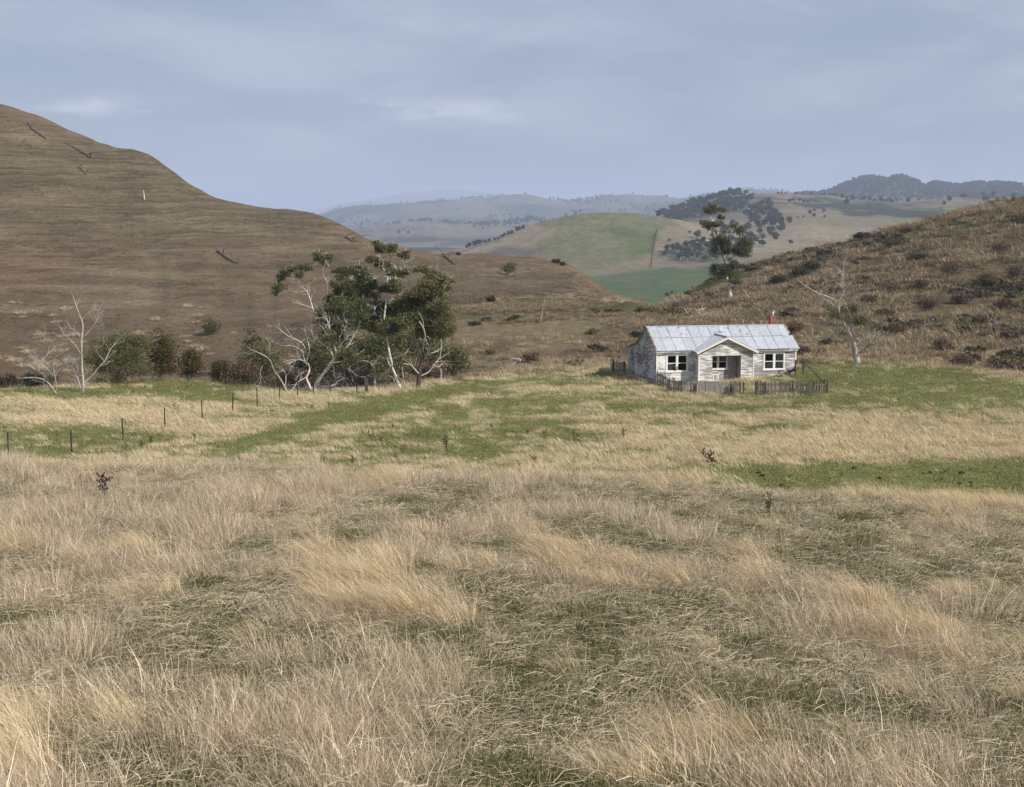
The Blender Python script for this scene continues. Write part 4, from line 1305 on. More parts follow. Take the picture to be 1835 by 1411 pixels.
log('fallen_branch', 'pale fallen limb below the lone tall gum', T7([(270, 1392, 1.2), (330, 1396, 1.4), (385, 1382, .8)]), M['white_bark'], cat='branch')
log('fallen_branch', 'pale leaning stick on the bank between cottage and old gum', T6([(380, 1165, .9), (400, 1130, .8), (405, 1115, .5)]), M['white_bark'], cat='branch')
px_tree('dead_stump', 'upright pale broken stump alone on the brown hill', 'stump', (259, 358), [[(259, 359, 1.6), (258, 350, 1.3), (257, 341, .7)], [(259, 355, .9), (254, 350, .5)]], [], M['white_bark'], None, twig=0)
px_tree('dead_tree', 'thin dead pole tree on the scrubby mound', 'dead tree', (968, 578), [[(968, 578, 1.2), (971, 562, 1.0), (974, 548, .8), (976, 536, .4)], [(974, 550, .5), (979, 545, .25)]], [], M['grey_bark'], None, twig=2, twiglen=.6)
px_tree('dead_tree', 'leafless grey sapling on the spur behind the gum crowns', 'dead tree', (782, 492), T2([]) and [] or [T2([(1240, 545, 1.0), (1255, 420, .8), (1300, 330, .3)]), T2([(1255, 440, .6), (1340, 370, .5), (1420, 300, .2)]), T2([(1250, 470, .5), (1190, 370, .2)])], [], M['grey_bark'], None, twig=4, twiglen=1.2, Y=290)

# pale tussock dots on the foot of the brown hill
def tuft_mesh(name, n, h, spread, mat, w=0.02, lean=0.25, seed=0, curl=0.5, hvar=0.4, segs=3, fan=0.5):
    rs = np.random.RandomState(seed)
    V = []; Fq = []
    b = rs.normal(size=(n, 2)) * spread * 0.5
    for i in range(n):
        hh = h * rs.uniform(1 - hvar, 1 + hvar)
        out_ = b[i] / (spread + 1e-6)
        dx = np.array([-lean + out_[0] * fan + rs.normal() * .22, out_[1] * fan + rs.normal() * .25])
        an = rs.uniform(0, math.pi); wv = np.array([math.cos(an), math.sin(an)]) * w * .5 * rs.uniform(.7, 1.3)
        n0 = len(V)
        for k in range(segs + 1):
            t = k / segs
            p = b[i] + dx * hh * (t * (1 - curl) + t * t * curl)
            z = hh * t * (1 - 0.35 * t * np.hypot(*dx) ** 1.0)
            if k < segs:
                ww = wv * (1 - .7 * t)
                V.append((p[0] - ww[0], p[1] - ww[1], z)); V.append((p[0] + ww[0], p[1] + ww[1], z))
            else:
                V.append((p[0], p[1], z)); V.append((p[0] + wv[0] * .12, p[1] + wv[1] * .12, z))
        for k in range(segs):
            Fq.append((n0 + 2 * k, n0 + 2 * k + 1, n0 + 2 * k + 3, n0 + 2 * k + 2))
    return np_mesh(name, np.array(V), np.array(Fq), mat, True)


M['dot_tussock'] = m_grass('pale_hill_tussock', [(.42, .33, .22), (.47, .37, .25), (.56, .46, .32)])
tm = [tuft_mesh('grass_tussock', 150, .50, .55, M['dot_tussock'], .05, .1, 100 + i, .6, .4, 3, 1.3) for i in range(3)]
random.seed(3)
for k in range(95):
    px = random.uniform(0, 420) if k < 80 else random.uniform(0, 330)
    py = 540 + (random.random() ** 0.8) * 150 if k < 80 else random.uniform(640, 700)
    if 380 < px and py > 600: continue
    g = hit(px, py, 108)
    if not (128 < g.y < 300): continue
    o = bpy.data.objects.new('grass_tussock', tm[k % 3]); COL.objects.link(o)
    o.location = g; s = random.uniform(.6, 1.25); o.scale = (s, s, s * random.uniform(.8, 1.1)); o.rotation_euler = (0, 0, random.uniform(0, 6.28))
    tag(o, 'pale rounded grass tussock dotting the foot of the brown hill', 'tussock', 'pale tussocks at the foot of the brown hill')

# brown shrubs on the tussock hill
random.seed(11)
for (px, py, w, h) in ((1662, 556, 44, 20), (1702, 500, 56, 32), (1768, 514, 44, 22), (1822, 503, 50, 26), (1610, 600, 40, 16), (1590, 570, 36, 16), (1685, 632, 46, 20), (1755, 585, 44, 20), (1800, 560, 46, 22),
                      (1560, 545, 34, 14), (1640, 590, 40, 16), (1726, 545, 40, 18), (1812, 612, 40, 18), (1600, 525, 30, 14), (1425, 600, 34, 18), (1440, 640, 30, 16), (1650, 520, 34, 16), (1500, 530, 30, 14), (1790, 455, 40, 18), (1420, 565, 28, 12)):
    shrub('shrub', 'rounded brown leafless shrub among the grass of the tussock hill', px, py, w, h, M['brown_leaf'], 1500, .17, 'brown shrubs on the tussock hill', lump=4)
for (px, py, w, h, d_) in ((1725, 664, 58, 24, None), (1790, 668, 54, 26, None), (1835, 672, 50, 22, None)):
    shrub('shrub', 'dark brown hedge-like shrub along the wire fence below the tussock hill', px, py, w, h, M['brown_leaf'], 1700, .15, 'brown shrubs along the lower fence', dist=d_, lump=5)
for (px, py, w, h) in ((1425, 505, 60, 26), (1455, 490, 50, 20), (1395, 512, 40, 16), (1545, 430, 40, 12), (1600, 445, 60, 16), (1650, 470, 50, 14), (1480, 462, 40, 12)):
    shrub('shrub', 'dark green low shrub near the crest of the tussock hill', px, py, w, h, M['dark_leaf'], 1300, .2, 'dark shrubs near the crest', lump=4)

# ------------------------------------------------------------------ far trees
def far_tree_mesh(seed, lf):
    rs = random.Random(seed); np.random.seed(seed)
    H = 10.0
    cl = []
    for i in range(rs.randint(5, 8)):
        a = rs.uniform(0, 6.28); q = rs.uniform(0, 2.6)
        cl.append((Vector((math.cos(a) * q, math.sin(a) * q, rs.uniform(3.8, 8.2))), rs.uniform(1.4, 2.3), rs.uniform(1.4, 2.3), rs.uniform(1.1, 1.9)))
    V, Fq = leaves(cl, 900, .8, .7, 0)
    crown = np_mesh('crown', V, Fq, lf)
    mb = MB(); mb.add(*tube([(Vector((0, 0, -.6)), .32), (Vector((.2, 0, 2.5)), .25), (Vector((0, .2, 5.5)), .12)], 6, 2))
    for c in cl[:4]:
        mb.add(*tube([(Vector((.2, 0, 2.4)), .16), (c[0], .05)], 5, 2))
    me = bpy.data.meshes.new('trunk'); me.from_pydata([tuple(v) for v in mb.v], [], mb.f); me.materials.append(M['grey_bark'])
    return crown, me


ftm = [far_tree_mesh(500 + i, M['far_leaf']) for i in range(6)]


def far_tree(px, py, hpx, label, group, dmin=500.0, name='tree'):
    g = hit(px, py, dmin)
    s = hpx * g.y / F / 10.0 * 1.12
    cr, tr = random.choice(ftm)
    root = empty(name, g, random.uniform(0, 6.28)); root.scale = (s * random.uniform(1.0, 1.5), s * random.uniform(1.0, 1.5), s)
    tag(root, label, 'tree', group)
    for nm, me in (('trunk', tr), ('crown', cr)):
        o = bpy.data.objects.new(nm, me); COL.objects.link(o); o.parent = root


random.seed(21)


def scatter_px(poly, n, h0, h1, label, group, dmin=500.0):
    xs = [p[0] for p in poly]; ys = [p[1] for p in poly]; k = 0; guard = 0
    while k < n and guard < 4000:
        guard += 1
        x = random.uniform(min(xs), max(xs)); y = random.uniform(min(ys), max(ys))
        if inpoly(np.array([x]), np.array([y]), poly, 0.5)[0] < .5: continue
        far_tree(x, y, random.uniform(h0, h1), label, group, dmin); k += 1


def line_px(pts, n, h0, h1, label, group, dmin=500.0, jy=2.0):
    X = [p[0] for p in pts]; Yp = [p[1] for p in pts]
    for i in range(n):
        x = X[0] + (X[-1] - X[0]) * (i + random.random()) / n
        far_tree(x, float(np.interp(x, X, Yp)) + random.uniform(0, jy), random.uniform(h0, h1), label, group, dmin)


line_px([(1178, 391), (1215, 380), (1245, 369), (1290, 357), (1325, 351)], 26, 11, 17, 'tree in the wood along the sloping shoulder of the far ridge', 'trees on the ridge shoulder', 1000)
scatter_px([(1190, 394), (1240, 376), (1320, 352), (1345, 360), (1330, 385), (1270, 388)], 30, 9, 14, 'tree in the wood along the sloping shoulder of the far ridge', 'trees on the ridge shoulder', 1000)
scatter_px([(1320, 400), (1350, 372), (1385, 365), (1390, 385), (1420, 402), (1400, 425), (1370, 446), (1330, 452), (1250, 425), (1255, 415)], 62, 9, 15, 'tree in the dark wooded gully below the far ridge', 'trees in the wooded gully', 1000)
scatter_px([(1178, 460), (1200, 448), (1230, 440), (1285, 436), (1290, 464), (1240, 470)], 34, 11, 16, 'tree in the small wood above the green field', 'trees above the green field', 800)
line_px([(832, 449), (860, 440), (890, 432), (925, 418), (940, 412)], 17, 7, 12, 'tree on the lower shoulder of the green field hill', 'trees on the hill shoulder', 800, 1)
for (px, py, h) in ((1415, 366, 9), (1422, 362, 7), (1433, 363, 7), (1441, 367, 8), (1448, 366, 6), (1459, 381, 7), (1458, 391, 9), (1476, 383, 8), (1478, 392, 6), (1417, 440, 10), (1236, 422, 8), (1199, 435, 7), (1575, 418, 9), (1440, 392, 5), (1430, 393, 5)):
    far_tree(px, py, h, 'scattered single tree on the open slope of the far ridge', 'scattered trees on the far slope', 800)
line_px([(1388, 349), (1450, 350), (1500, 353), (1560, 358)], 18, 4, 7, 'small tree on the skyline of the far ridge', 'trees on the ridge skyline', 1400, 1)
line_px([(1500, 356), (1560, 362), (1600, 364), (1640, 358), (1665, 352)], 18, 6, 11, 'tree in the belt below the wooded peak', 'trees below the wooded peak', 1400, 1)
for (px, py, h) in ((1672, 355, 17), (1680, 355, 12), (1711, 351, 11), (1762, 353, 7), (1755, 350, 9), (1540, 356, 9)):
    far_tree(px, py, h, 'taller tree standing on the open ridge under the wooded peak', 'tall trees on the open ridge', 1400)
for (px, py, h) in ((1195, 535, 11), (1204, 534, 12), (1212, 534, 10)):
    far_tree(px, py, h, 'dark round tree at the near corner of the green field', 'trees at the field corner', 450)
line_px([(1470, 346), (1520, 331), (1570, 320), (1612, 321), (1660, 332), (1720, 335), (1835, 336)], 44, 3, 6, 'tree on the skyline of the wooded peak', 'trees on the wooded peak', 3000, 1)
random.seed(31)
for (px, py, h) in ((992, 468, 5), (1000, 470, 7), (1008, 473, 6), (822, 455, 4)):
    g = hit(px, py + 2, 150)
    shrub('crest_bush', 'small dark bush on the crest of the brown spur', px, py + 3, 10, h, M['dark_leaf'], 350, .25, 'bushes on the spur crest', cat='bush')

# paddock fence line up the green hill, beside the sown field
fr_ = empty('field_fence', hit(1168, 478, 600)); tag(fr_, 'dark fence line climbing the hill at the edge of the green field', 'fence')
mb = MB()
fp = [hit(x, y, 600) for x, y in ((1166, 480), (1168, 465), (1171, 445), (1174, 428), (1177, 414))]
for i in range(len(fp) - 1):
    for j in range(10):
        p = fp[i].lerp(fp[i + 1], j / 10); p.z = float(ground(p.x, p.y)); q = p - fr_.location
        MB().box(q.x - .3, q.x + .3, q.y - .3, q.y + .3, q.z - .3, q.z + 1.4).build('post', M['dark_post'], fr_)

# ------------------------------------------------------------------ cottage
HW, HD, LD_, EV, RG = 10.9, 5.2, 2.8, 2.5, 3.95      # width, main depth, lean-to depth, eave, ridge
SL = (RG - EV) / (HD / 2)
hp = hit(1176, 687)
house = empty('cottage', hp, R(10.5))
tag(house, 'abandoned white weatherboard cottage with rusting corrugated iron roof and gabled porch', 'house')
HM = Matrix.Translation(hp) @ Matrix.Rotation(R(10.5), 4, 'Z')


def boards(o, u, n, W, top, openings, mat, name='weatherboard_wall', z0=-0.35, ch=0.15, parent=None, skip=()):
    """lapped boards on a wall: o start corner, u along, n outward, top(t) roof line above the wall"""
    o = Vector(o); u = Vector(u); n = Vector(n); mb = MB()
    z = z0
    zmax = max(top(W * i / 40.0) for i in range(41))
    ci = 0
    while z < zmax:
        zt = min(z + ch, zmax); ci += 1
        zm = z + ch * .5
        S = 160
        ok = []
        for i in range(S):
            t = (i + .5) * W / S
            good = top(t) > zm and not any(a < t < b and c < zm < d for a, b, c, d in openings)
            ok.append(good)
        i = 0
        while i < S:
            if not ok[i]: i += 1; continue
            j = i
            while j < S and ok[j]: j += 1
            a, b = i * W / S, j * W / S
            # exact edges at openings
            for (oa, ob, oc, od) in openings:
                if oc < zm < od:
                    if abs(a - ob) < W / S * 1.5: a = ob
                    if abs(b - oa) < W / S * 1.5: b = oa
            x = a
            while x < b - 1e-4:
                e = min(b, x + random.uniform(2.2, 4.2))
                if b - e < .6: e = b
                lo = .026 + random.uniform(-.003, .004); hi_ = .008
                dz = random.uniform(-.004, .004)
                if random.random() < .03: dz -= .03; lo += .012
                A = o + u * (x + .002); B = o + u * (e - .002)
                za, zb = Vector((0, 0, z + dz)), Vector((0, 0, z + ch + .012 + dz))
                mb.hexa([A + za, B + za, B + n * lo + za, A + n * lo + za, A + zb, B + zb, B + n * hi_ + zb, A + n * hi_ + zb])
                x = e
            i = j
        z += ch
    w = mb.build(name, mat, parent or house)
    w['kind'] = 'stuff'
    return w


WL = (0.82, 2.32, 0.88, 2.05); WR = (8.42, 9.92, 0.88, 2.05)
P0, P1, PJ = 2.95, 7.2, 0.95
PW = (4.08, 5.42, 1.0, 2.04); PD = (5.56, 6.24, -.1, 2.04)
boards((0, 0, 0), (1, 0, 0), (0, -1, 0), P0, lambda t: EV, [WL], M['wall_paint'])
boards((P0, 0, 0), (1, 0, 0), (0, -1, 0), P1 - P0, lambda t: EV, [(PW[0] - P0, PW[1] - P0, PW[2], PW[3]), (PD[0] - P0, PD[1] - P0, PD[2], PD[3])], M['wall_bare'])
boards((P1, 0, 0), (1, 0, 0), (0, -1, 0), HW - P1, lambda t: EV, [(WR[0] - P1, WR[1] - P1, WR[2], WR[3])], M['wall_bare'])
gable = lambda t: (EV + SL * min(t, HD - t)) if t <= HD else 2.5 - (t - HD) * .21
boards((0, HD + LD_, 0), (0, -1, 0), (-1, 0, 0), HD + LD_, lambda t: gable(HD + LD_ - t), [(1.05, 1.5, 1.0, 1.85), (2.8, 4.0, .95, 1.75)], M['wall_side_shade'])
boards((HW, 0, 0), (0, 1, 0), (1, 0, 0), HD + LD_, gable, [], M['wall_paint'])
boards((HW, HD + LD_, 0), (-1, 0, 0), (0, 1, 0), HW, lambda t: 1.9, [], M['wall_paint'])
# porch
PC = (P0 + P1) / 2; PA = 3.42; PE = 2.44
ptop = lambda t: PE + (PA - PE) * (1 - abs(t - (P1 - P0) / 2) / ((P1 - P0) / 2))
boards((P0, -PJ, 0), (1, 0, 0), (0, -1, 0), P1 - P0, ptop, [(4.0 - P0, 6.22 - P0, -.4, 2.1)], M['wall_paint'])
boards((P0, 0, 0), (0, -1, 0), (-1, 0, 0), PJ, lambda t: PE, [], M['wall_paint'])
boards((P1, -PJ, 0), (0, 1, 0), (1, 0, 0), PJ, lambda t: PE, [], M['wall_bare'])
MB().box(P0 + .05, P1 - .05, -PJ + .03, -.04, 2.14, 2.17).build('porch_ceiling', M['porch_wall'], house)
MB().box(P0 + .05, P1 - .05, -PJ - .12, -.03, -.35, .12).build('porch_floor', M['rail'], house)
MB().box(6.23, 6.26, -PJ + .02, -.03, .12, 2.13).build('porch_lining', M['porch_wall'], house)
MB().box(3.96, 3.99, -PJ + .02, -.03, .12, 2.13).build('porch_lining', M['porch_wall'], house)
dr = MB().box(PD[0] + .03, PD[1] - .03, .02, .06, .1, 2.03).build('door', M['porch_wall'], house)
mb = MB()
for (z0, z1) in ((.25, .95), (1.1, 1.9)):
    mb.box(PD[0] + .12, PD[1] - .12, -.004, .021, z0, z1)
mb.build('panel', M['porch_wall'], dr)['kind'] = 'stuff'
MB().box(PD[1] - .12, PD[1] - .08, -.05, .02, 1.0, 1.04).build('handle', M['dark_post'], dr)
# dark rooms
mb = MB(); mb.box(.06, HW - .06, .06, HD + LD_ - .06, -.05, .02); mb.build('floor', M['interior'], house)
MB().box(.06, HW - .06, .06, HD - .02, 2.46, 2.49).build('ceiling', M['interior'], house)
for x in (2.9, 7.3): MB().box(x, x + .08, .06, HD - .1, .02, 2.45).build('partition', M['interior'], house)
MB().box(.06, HW - .06, HD - .08, HD - .02, .02, 2.45).build('partition', M['interior'], house)
# corner boards
for (x, y, m_) in ((0, 0, 'trim'), (HW, 0, 'trim'), (P0, -PJ, 'window_trim'), (P1, -PJ, 'window_trim')):
    sx = -.034 if x in (0, P0) else .034
    mb = MB(); mb.box(min(x, x + sx) - .004, max(x, x + sx) + .06 * (sx < 0) - 0 + .004, y - .036, y - .028, -.35, EV - .06)
    mb.box(min(x - .06 * (sx > 0), x + sx), max(x + .0, x + sx), y - .048, y - .037, -.35, EV - .06)
    mb.build('corner_board', M[m_], house)['kind'] = 'stuff'


def sash_window(x0, x1, z0, z1, y, panes, mat='window_trim', double=True):
    """casing, two sashes side by side, each with a meeting rail; panes = set of (sash, upper?) still glazed"""
    w = empty('window', (0, 0, 0)); w.parent = house
    f = MB(); c = .10; d0, d1 = y - .055, y + .05
    f.box(x0 - c, x1 + c, d0, d1, z1, z1 + c); f.box(x0 - c - .05, x1 + c + .05, d0 - .03, d1, z0 - c, z0)
    f.box(x0 - c, x0, d0, d1, z0, z1); f.box(x1, x1 + c, d0, d1, z0, z1)
    xm = (x0 + x1) / 2
    f.box(xm - .07, xm + .07, d0, d1, z0, z1)
    f.build('frame', M[mat], w)
    for k, (a, b) in enumerate(((x0, xm - .07), (xm + .07, x1))):
        s_ = MB(); zm = (z0 + z1) / 2
        s_.box(a + .03, b - .03, y - .03, y + .005, zm - .024, zm + .024)
        s_.box(a + .002, a + .03, y - .031, y + .006, z0 + .002, z1 - .002); s_.box(b - .03, b - .002, y - .031, y + .006, z0 + .002, z1 - .002)
        s_.box(a + .03, b - .03, y - .03, y + .005, z0 + .002, z0 + .05); s_.box(a + .03, b - .03, y - .03, y + .005, z1 - .035, z1 - .002)
        so = s_.build('sash', M[mat], w)
        for up in (0, 1):
            if (k, up) in panes:
                za, zb = (zm + .024, z1 - .035) if up else (z0 + .05, zm - .024)
                MB().box(a + .03, b - .03, y - .014, y - .010, za, zb).build('pane', M['glass'], so)
    return w


sash_window(*WL, 0.0, {(0, 0)})
MB().box(.95, 1.25, .12, .14, .95, 1.42).build('torn_blind', M['curtain'], house)
sash_window(*WR, 0.0, {(0, 0), (1, 0), (1, 1)})
sash_window(*PW, 0.0, {(0, 1), (1, 1)})
# head flashing over the right window, window and boarded opening of the side wall
MB().bar((WR[0] - .1, -.07, WR[3] + .14), (WR[1] + .55, -.07, WR[3] + .155), .05, .07).build('head_board', M['window_trim'], house)
w2 = empty('window', (0, 0, 0)); w2.parent = house
ys = [HD + LD_ - 1.5, HD + LD_ - 1.05]
f = MB(); f.box(-.05, .03, ys[0] - .07, ys[0], .95, 1.9); f.box(-.05, .03, ys[1], ys[1] + .07, .95, 1.9); f.box(-.05, .03, ys[0], ys[1], 1.85, 1.92); f.box(-.06, .03, ys[0] - .07, ys[1] + .07, .9, .95)
f.build('frame', M['wall_bare'], w2)
w3 = empty('boarded_window', (0, 0, 0)); w3.parent = house
yb = [HD + LD_ - 4.0, HD + LD_ - 2.8]
for i in range(6):
    MB().box(-.045, -.012, yb[0] - .03 + random.uniform(-.03, .03), yb[1] + .03, .95 + i * .135, .95 + i * .135 + .125).build('board', M['paling'], w3)


# corrugated sheets
def sheet_mesh(w, l, pitch=.09, amp_=.014, rag=0.0):
    n = int(round(w / pitch)) * 4
    V = []; Fc = []
    for j in range(3):
        for i in range(n + 1):
            u = w * i / n
            V.append((u, l * j / 2, amp_ * math.cos(2 * math.pi * i / 4)))
    for j in range(2):
        for i in range(n):
            Fc.append((j * (n + 1) + i, j * (n + 1) + i + 1, (j + 1) * (n + 1) + i + 1, (j + 1) * (n + 1) + i))
    return V, Fc


roof = MB().bar((-.12, HD / 2, RG + .075), (HW + .02, HD / 2, RG + .06), .26, .035).build('roof', M['iron'], house)


def put_sheet(o, u, v, w, l, mat, lift=0.0, name='roof_sheet', par=None):
    u = Vector(u).normalized(); v = Vector(v).normalized(); n = u.cross(v)
    V, Fc = sheet_mesh(w, l)
    V2 = [Vector(o) + u * a + v * b + n * (c + lift) for a, b, c in V]
    return mesh_obj(name, V2, Fc, M[mat], par or roof, True)


SV = Vector((0, 1, SL)).normalized(); sl_len = math.hypot(HD / 2 + .22, SL * (HD / 2 + .22))
nsh = 14; x = -.14
swid = (HW + .30) / nsh
random.seed(5)
upper = {1: 'iron_rust', 2: 'iron_rust', 3: 'iron_rust', 6: 'iron_rust', 7: 'iron_rust', 8: 'iron_rust', 9: 'iron_rust', 10: 'iron_rust'}
for i in range(nsh):
    lowl = sl_len * .56 + random.uniform(-.02, .02)
    y0 = -.22 - random.uniform(0, .03)
    put_sheet((x + i * swid, y0, EV + SL * y0 + .05), (1, 0, 0), SV, swid + .05, lowl, 'iron', .0 if i % 2 else .012)
    yu = y0 + SV.y * (lowl - .12)
    w_ = swid + .05
    if i < nsh - 1 or True:
        put_sheet((x + i * swid, yu, EV + SL * yu + .05), (1, 0, 0), SV, w_ if i < nsh - 1 else w_ - .28, sl_len - lowl + .10, upper.get(i, 'iron'), .03 if i % 2 else .045)
    # rear slope
    put_sheet((x + (i + 1) * swid, HD + .2, EV - SL * .2 + .05), (-1, 0, 0), (0, -1, SL), swid + .04, sl_len, 'iron_rust' if i % 3 == 0 else 'iron', .0 if i % 2 else .012)
    put_sheet((x + (i + 1) * swid, HD + LD_ + .15, 2.5 - (LD_ + .15) * .21 + .05), (-1, 0, 0), (0, -1, .21), swid + .04, (LD_ + .15) * 1.02, 'iron_old' if i % 2 else 'iron', .0 if i % 2 else .012)
# porch roof
plen = math.hypot(P1 - PC + .26, (PA - PE) * (P1 - PC + .26) / (P1 - PC))
psl = (PA - PE) / (P1 - PC)
for i in range(4):
    put_sheet((P0 - .26, 1.75 - i * .77, PE - psl * .26 + .06), (0, -1, 0), (1, 0, psl), .80, plen, 'iron', .0 if i % 2 else .012)
    put_sheet((P1 + .26, -1.33 + i * .77, PE - psl * .26 + .06), (0, 1, 0), (-1, 0, psl), .80, plen, 'iron_rust' if i == 3 else 'iron', .0 if i % 2 else .012)
MB().bar((PC, -1.34, PA + .085), (PC, 1.72, PA + .085), .22, .03).build('ridge_cap', M['iron'], roof)
# barge boards and fascias
for (xe, s_) in ((P0 - .26, 1), (P1 + .26, -1)):
    MB().bar((xe, -1.30, PE - psl * .26 - .03), (PC, -1.30, PA - .02), .035, .15, (0, 0, 1)).build('barge_board', M['trim'], house)
MB().bar((-.1, -.23, EV - SL * .23 - .06), (P0 - .1, -.23, EV - SL * .23 - .06), .03, .10).build('fascia', M['wall_bare'], house)
MB().bar((P1 + .1, -.23, EV - SL * .23 - .06), (HW + .1, -.23, EV - SL * .23 - .06), .03, .10).build('fascia', M['wall_bare'], house)
MB().bar((-.10, -.2, EV - SL * .2 - .02), (-.10, HD / 2, RG - .02), .03, .14).build('barge_board', M['wall_bare'], house)
MB().bar((-.08, -.15, EV - SL * .15 + .115), (-.08, HD / 2 - .1, RG + .065), .09, .03).build('barge_flashing', M['iron_red'], house)
MB().bar((HW + .10, -.2, EV - SL * .2 - .04), (HW + .10, HD / 2, RG - .04), .03, .14).build('barge_board', M['dark_post'], house)
MB().bar((HW + .02, HD / 2 - 1.1, RG - 1.1 * SL + .05), (HW + .02, HD / 2 - .05, RG + .03), .22, .03).build('bare_batten', M['iron_red'], house)
MB().bar((PC - .35, -.04 - PJ, 2.92), (PC - .1, -.04 - PJ, 2.92), .03, .05).build('vent', M['dark_post'], house)
# chimney and flue
ch_ = empty('chimney', (0, 0, 0)); ch_.parent = house
mb = MB(); cx, cyy = 10.25, HD / 2 + .75
zb = 3.0; k = 0
MB().box(cx - .205, cx + .205, cyy - .205, cyy + .205, zb, 4.62).build('mortar_core', M['mortar'], ch_)
while zb < 4.58:
    o_ = .0 if zb < 4.42 else .03
    for q in range(2):
        a0 = cx - .22 - o_; wdt = .44 + 2 * o_
        spl = .5 + (.12 if k % 2 else -.12)
        xa, xb = (a0, a0 + wdt * spl - .006) if q == 0 else (a0 + wdt * spl + .006, a0 + wdt)
        mb.box(xa, xb, cyy - .22 - o_, cyy + .22 + o_, zb, zb + .066)
    zb += .078; k += 1
mb.build('brickwork', M['brick'], ch_)['kind'] = 'stuff'
mb = MB(); mb.add(*tube([(Vector((cx + .02, cyy, 4.5)), .09), (Vector((cx + .02, cyy, 4.98)), .09)], 10, 2)); mb.add(*tube([(Vector((cx + .02, cyy, 4.96)), .13), (Vector((cx + .02, cyy, 5.03)), .12)], 10, 1))
mb.build('flue_pipe', M['flue'], ch_, True)['kind'] = 'stuff'
mb = MB(); mb.add(*tube([(Vector((9.0, HD / 2 + .3, 3.7)), .06), (Vector((9.0, HD / 2 + .3, 4.13)), .06)], 8, 1)); mb.build('vent_pipe', M['dark_post'], house, True)


def hl(x, y, z=None):
    """house coordinates -> world, on the ground when z is None"""
    v = HM @ Vector((x, y, 0 if z is None else z))
    if z is None: v.z = float(ground(v.x, v.y))
    return v


# white slatted rail in the porch
wr = empty('porch_rail', hl(3.98, -.8, .12), R(10.5)); tag(wr, 'broken white slatted rail leaning in the porch opening', 'rail')
MB().box(0, .62, -.02, .02, .50, .56).build('top_rail', M['window_trim'], wr); MB().box(0, .62, -.02, .02, .04, .09).build('bottom_rail', M['window_trim'], wr)
for i in range(5):
    if i != 2: MB().box(.02 + i * .135, .08 + i * .135, -.015, .015, .09, .50).build('slat', M['window_trim'], wr)
# plank lying at the side wall
pk = MB(); v0 = hl(-.55, 3.2); v1 = hl(-.45, 1.2)
pk.bar((0, 0, .06), tuple(v1 - v0 + Vector((0, 0, .06))), .16, .08)
o = pk.build('timber_plank', M['window_trim']); o.location = v0; tag(o, 'white painted plank lying on the grass along the shaded side wall', 'plank')


# ------------------------------------------------------------------ timber fences round the cottage
TH = crop(1080, 540, 4.17)


def gpt(zx, zy):
    p = TH([(zx, zy)])[0]
    return hit(p[0], p[1])


def paling_run(root, a, b, h, pitch=.115, wid=.105, miss=0.06, lean=0.0, hv=.11, rails=True, mat='paling', gap=0.0):
    a = Vector(a); b = Vector(b); L_ = (b - a).to_2d().length; n = max(1, int(L_ / pitch))
    t = Vector(((b - a).x, (b - a).y, 0)).normalized(); nn = Vector((t.y, -t.x, 0))
    for i in range(n + 1):
        if random.random() < miss: continue
        p = a.lerp(b, i / n); p.z = float(ground(p.x, p.y)) + gap; q = p - root.location
        hh = h + random.uniform(-hv, hv); ln = t * (lean + random.gauss(0, .04)) * hh
        w = t * wid * random.uniform(.42, .5)
        d = nn * .010
        top_ = Vector((0, 0, hh)); tl = Vector((0, 0, random.uniform(-.03, .03)))
        MB().hexa([q - w - d, q + w - d, q + w + d, q - w + d, q - w - d + ln + top_, q + w - d + ln + top_ + tl, q + w + d + ln + top_ + tl, q - w + d + ln + top_]).build('paling', M[mat], root)
    if rails:
        for f_ in (.25, .78):
            A = a - root.location + Vector((0, 0, h * f_)) - nn * -.05; B = b - root.location + Vector((0, 0, h * f_)) + nn * .05
            A = a - root.location - nn * .045 + Vector((0, 0, h * f_)); B = b - root.location - nn * .045 + Vector((0, 0, h * f_))
            MB().bar(A, B, .05, .09).build('rail', M['rail'], root)


def post(root, p, h, w=.11, mat='dark_post', lean=0.0):
    q = Vector(p) - root.location
    MB().hexa([q + Vector(v) for v in ((-w / 2, -w / 2, -.3), (w / 2, -w / 2, -.3), (w / 2, w / 2, -.3), (-w / 2, w / 2, -.3), (-w / 2 + lean, -w / 2, h), (w / 2 + lean, -w / 2, h - .02), (w / 2 + lean, w / 2, h), (-w / 2 + lean, w / 2, h + .02))]).build('post', M[mat], root)


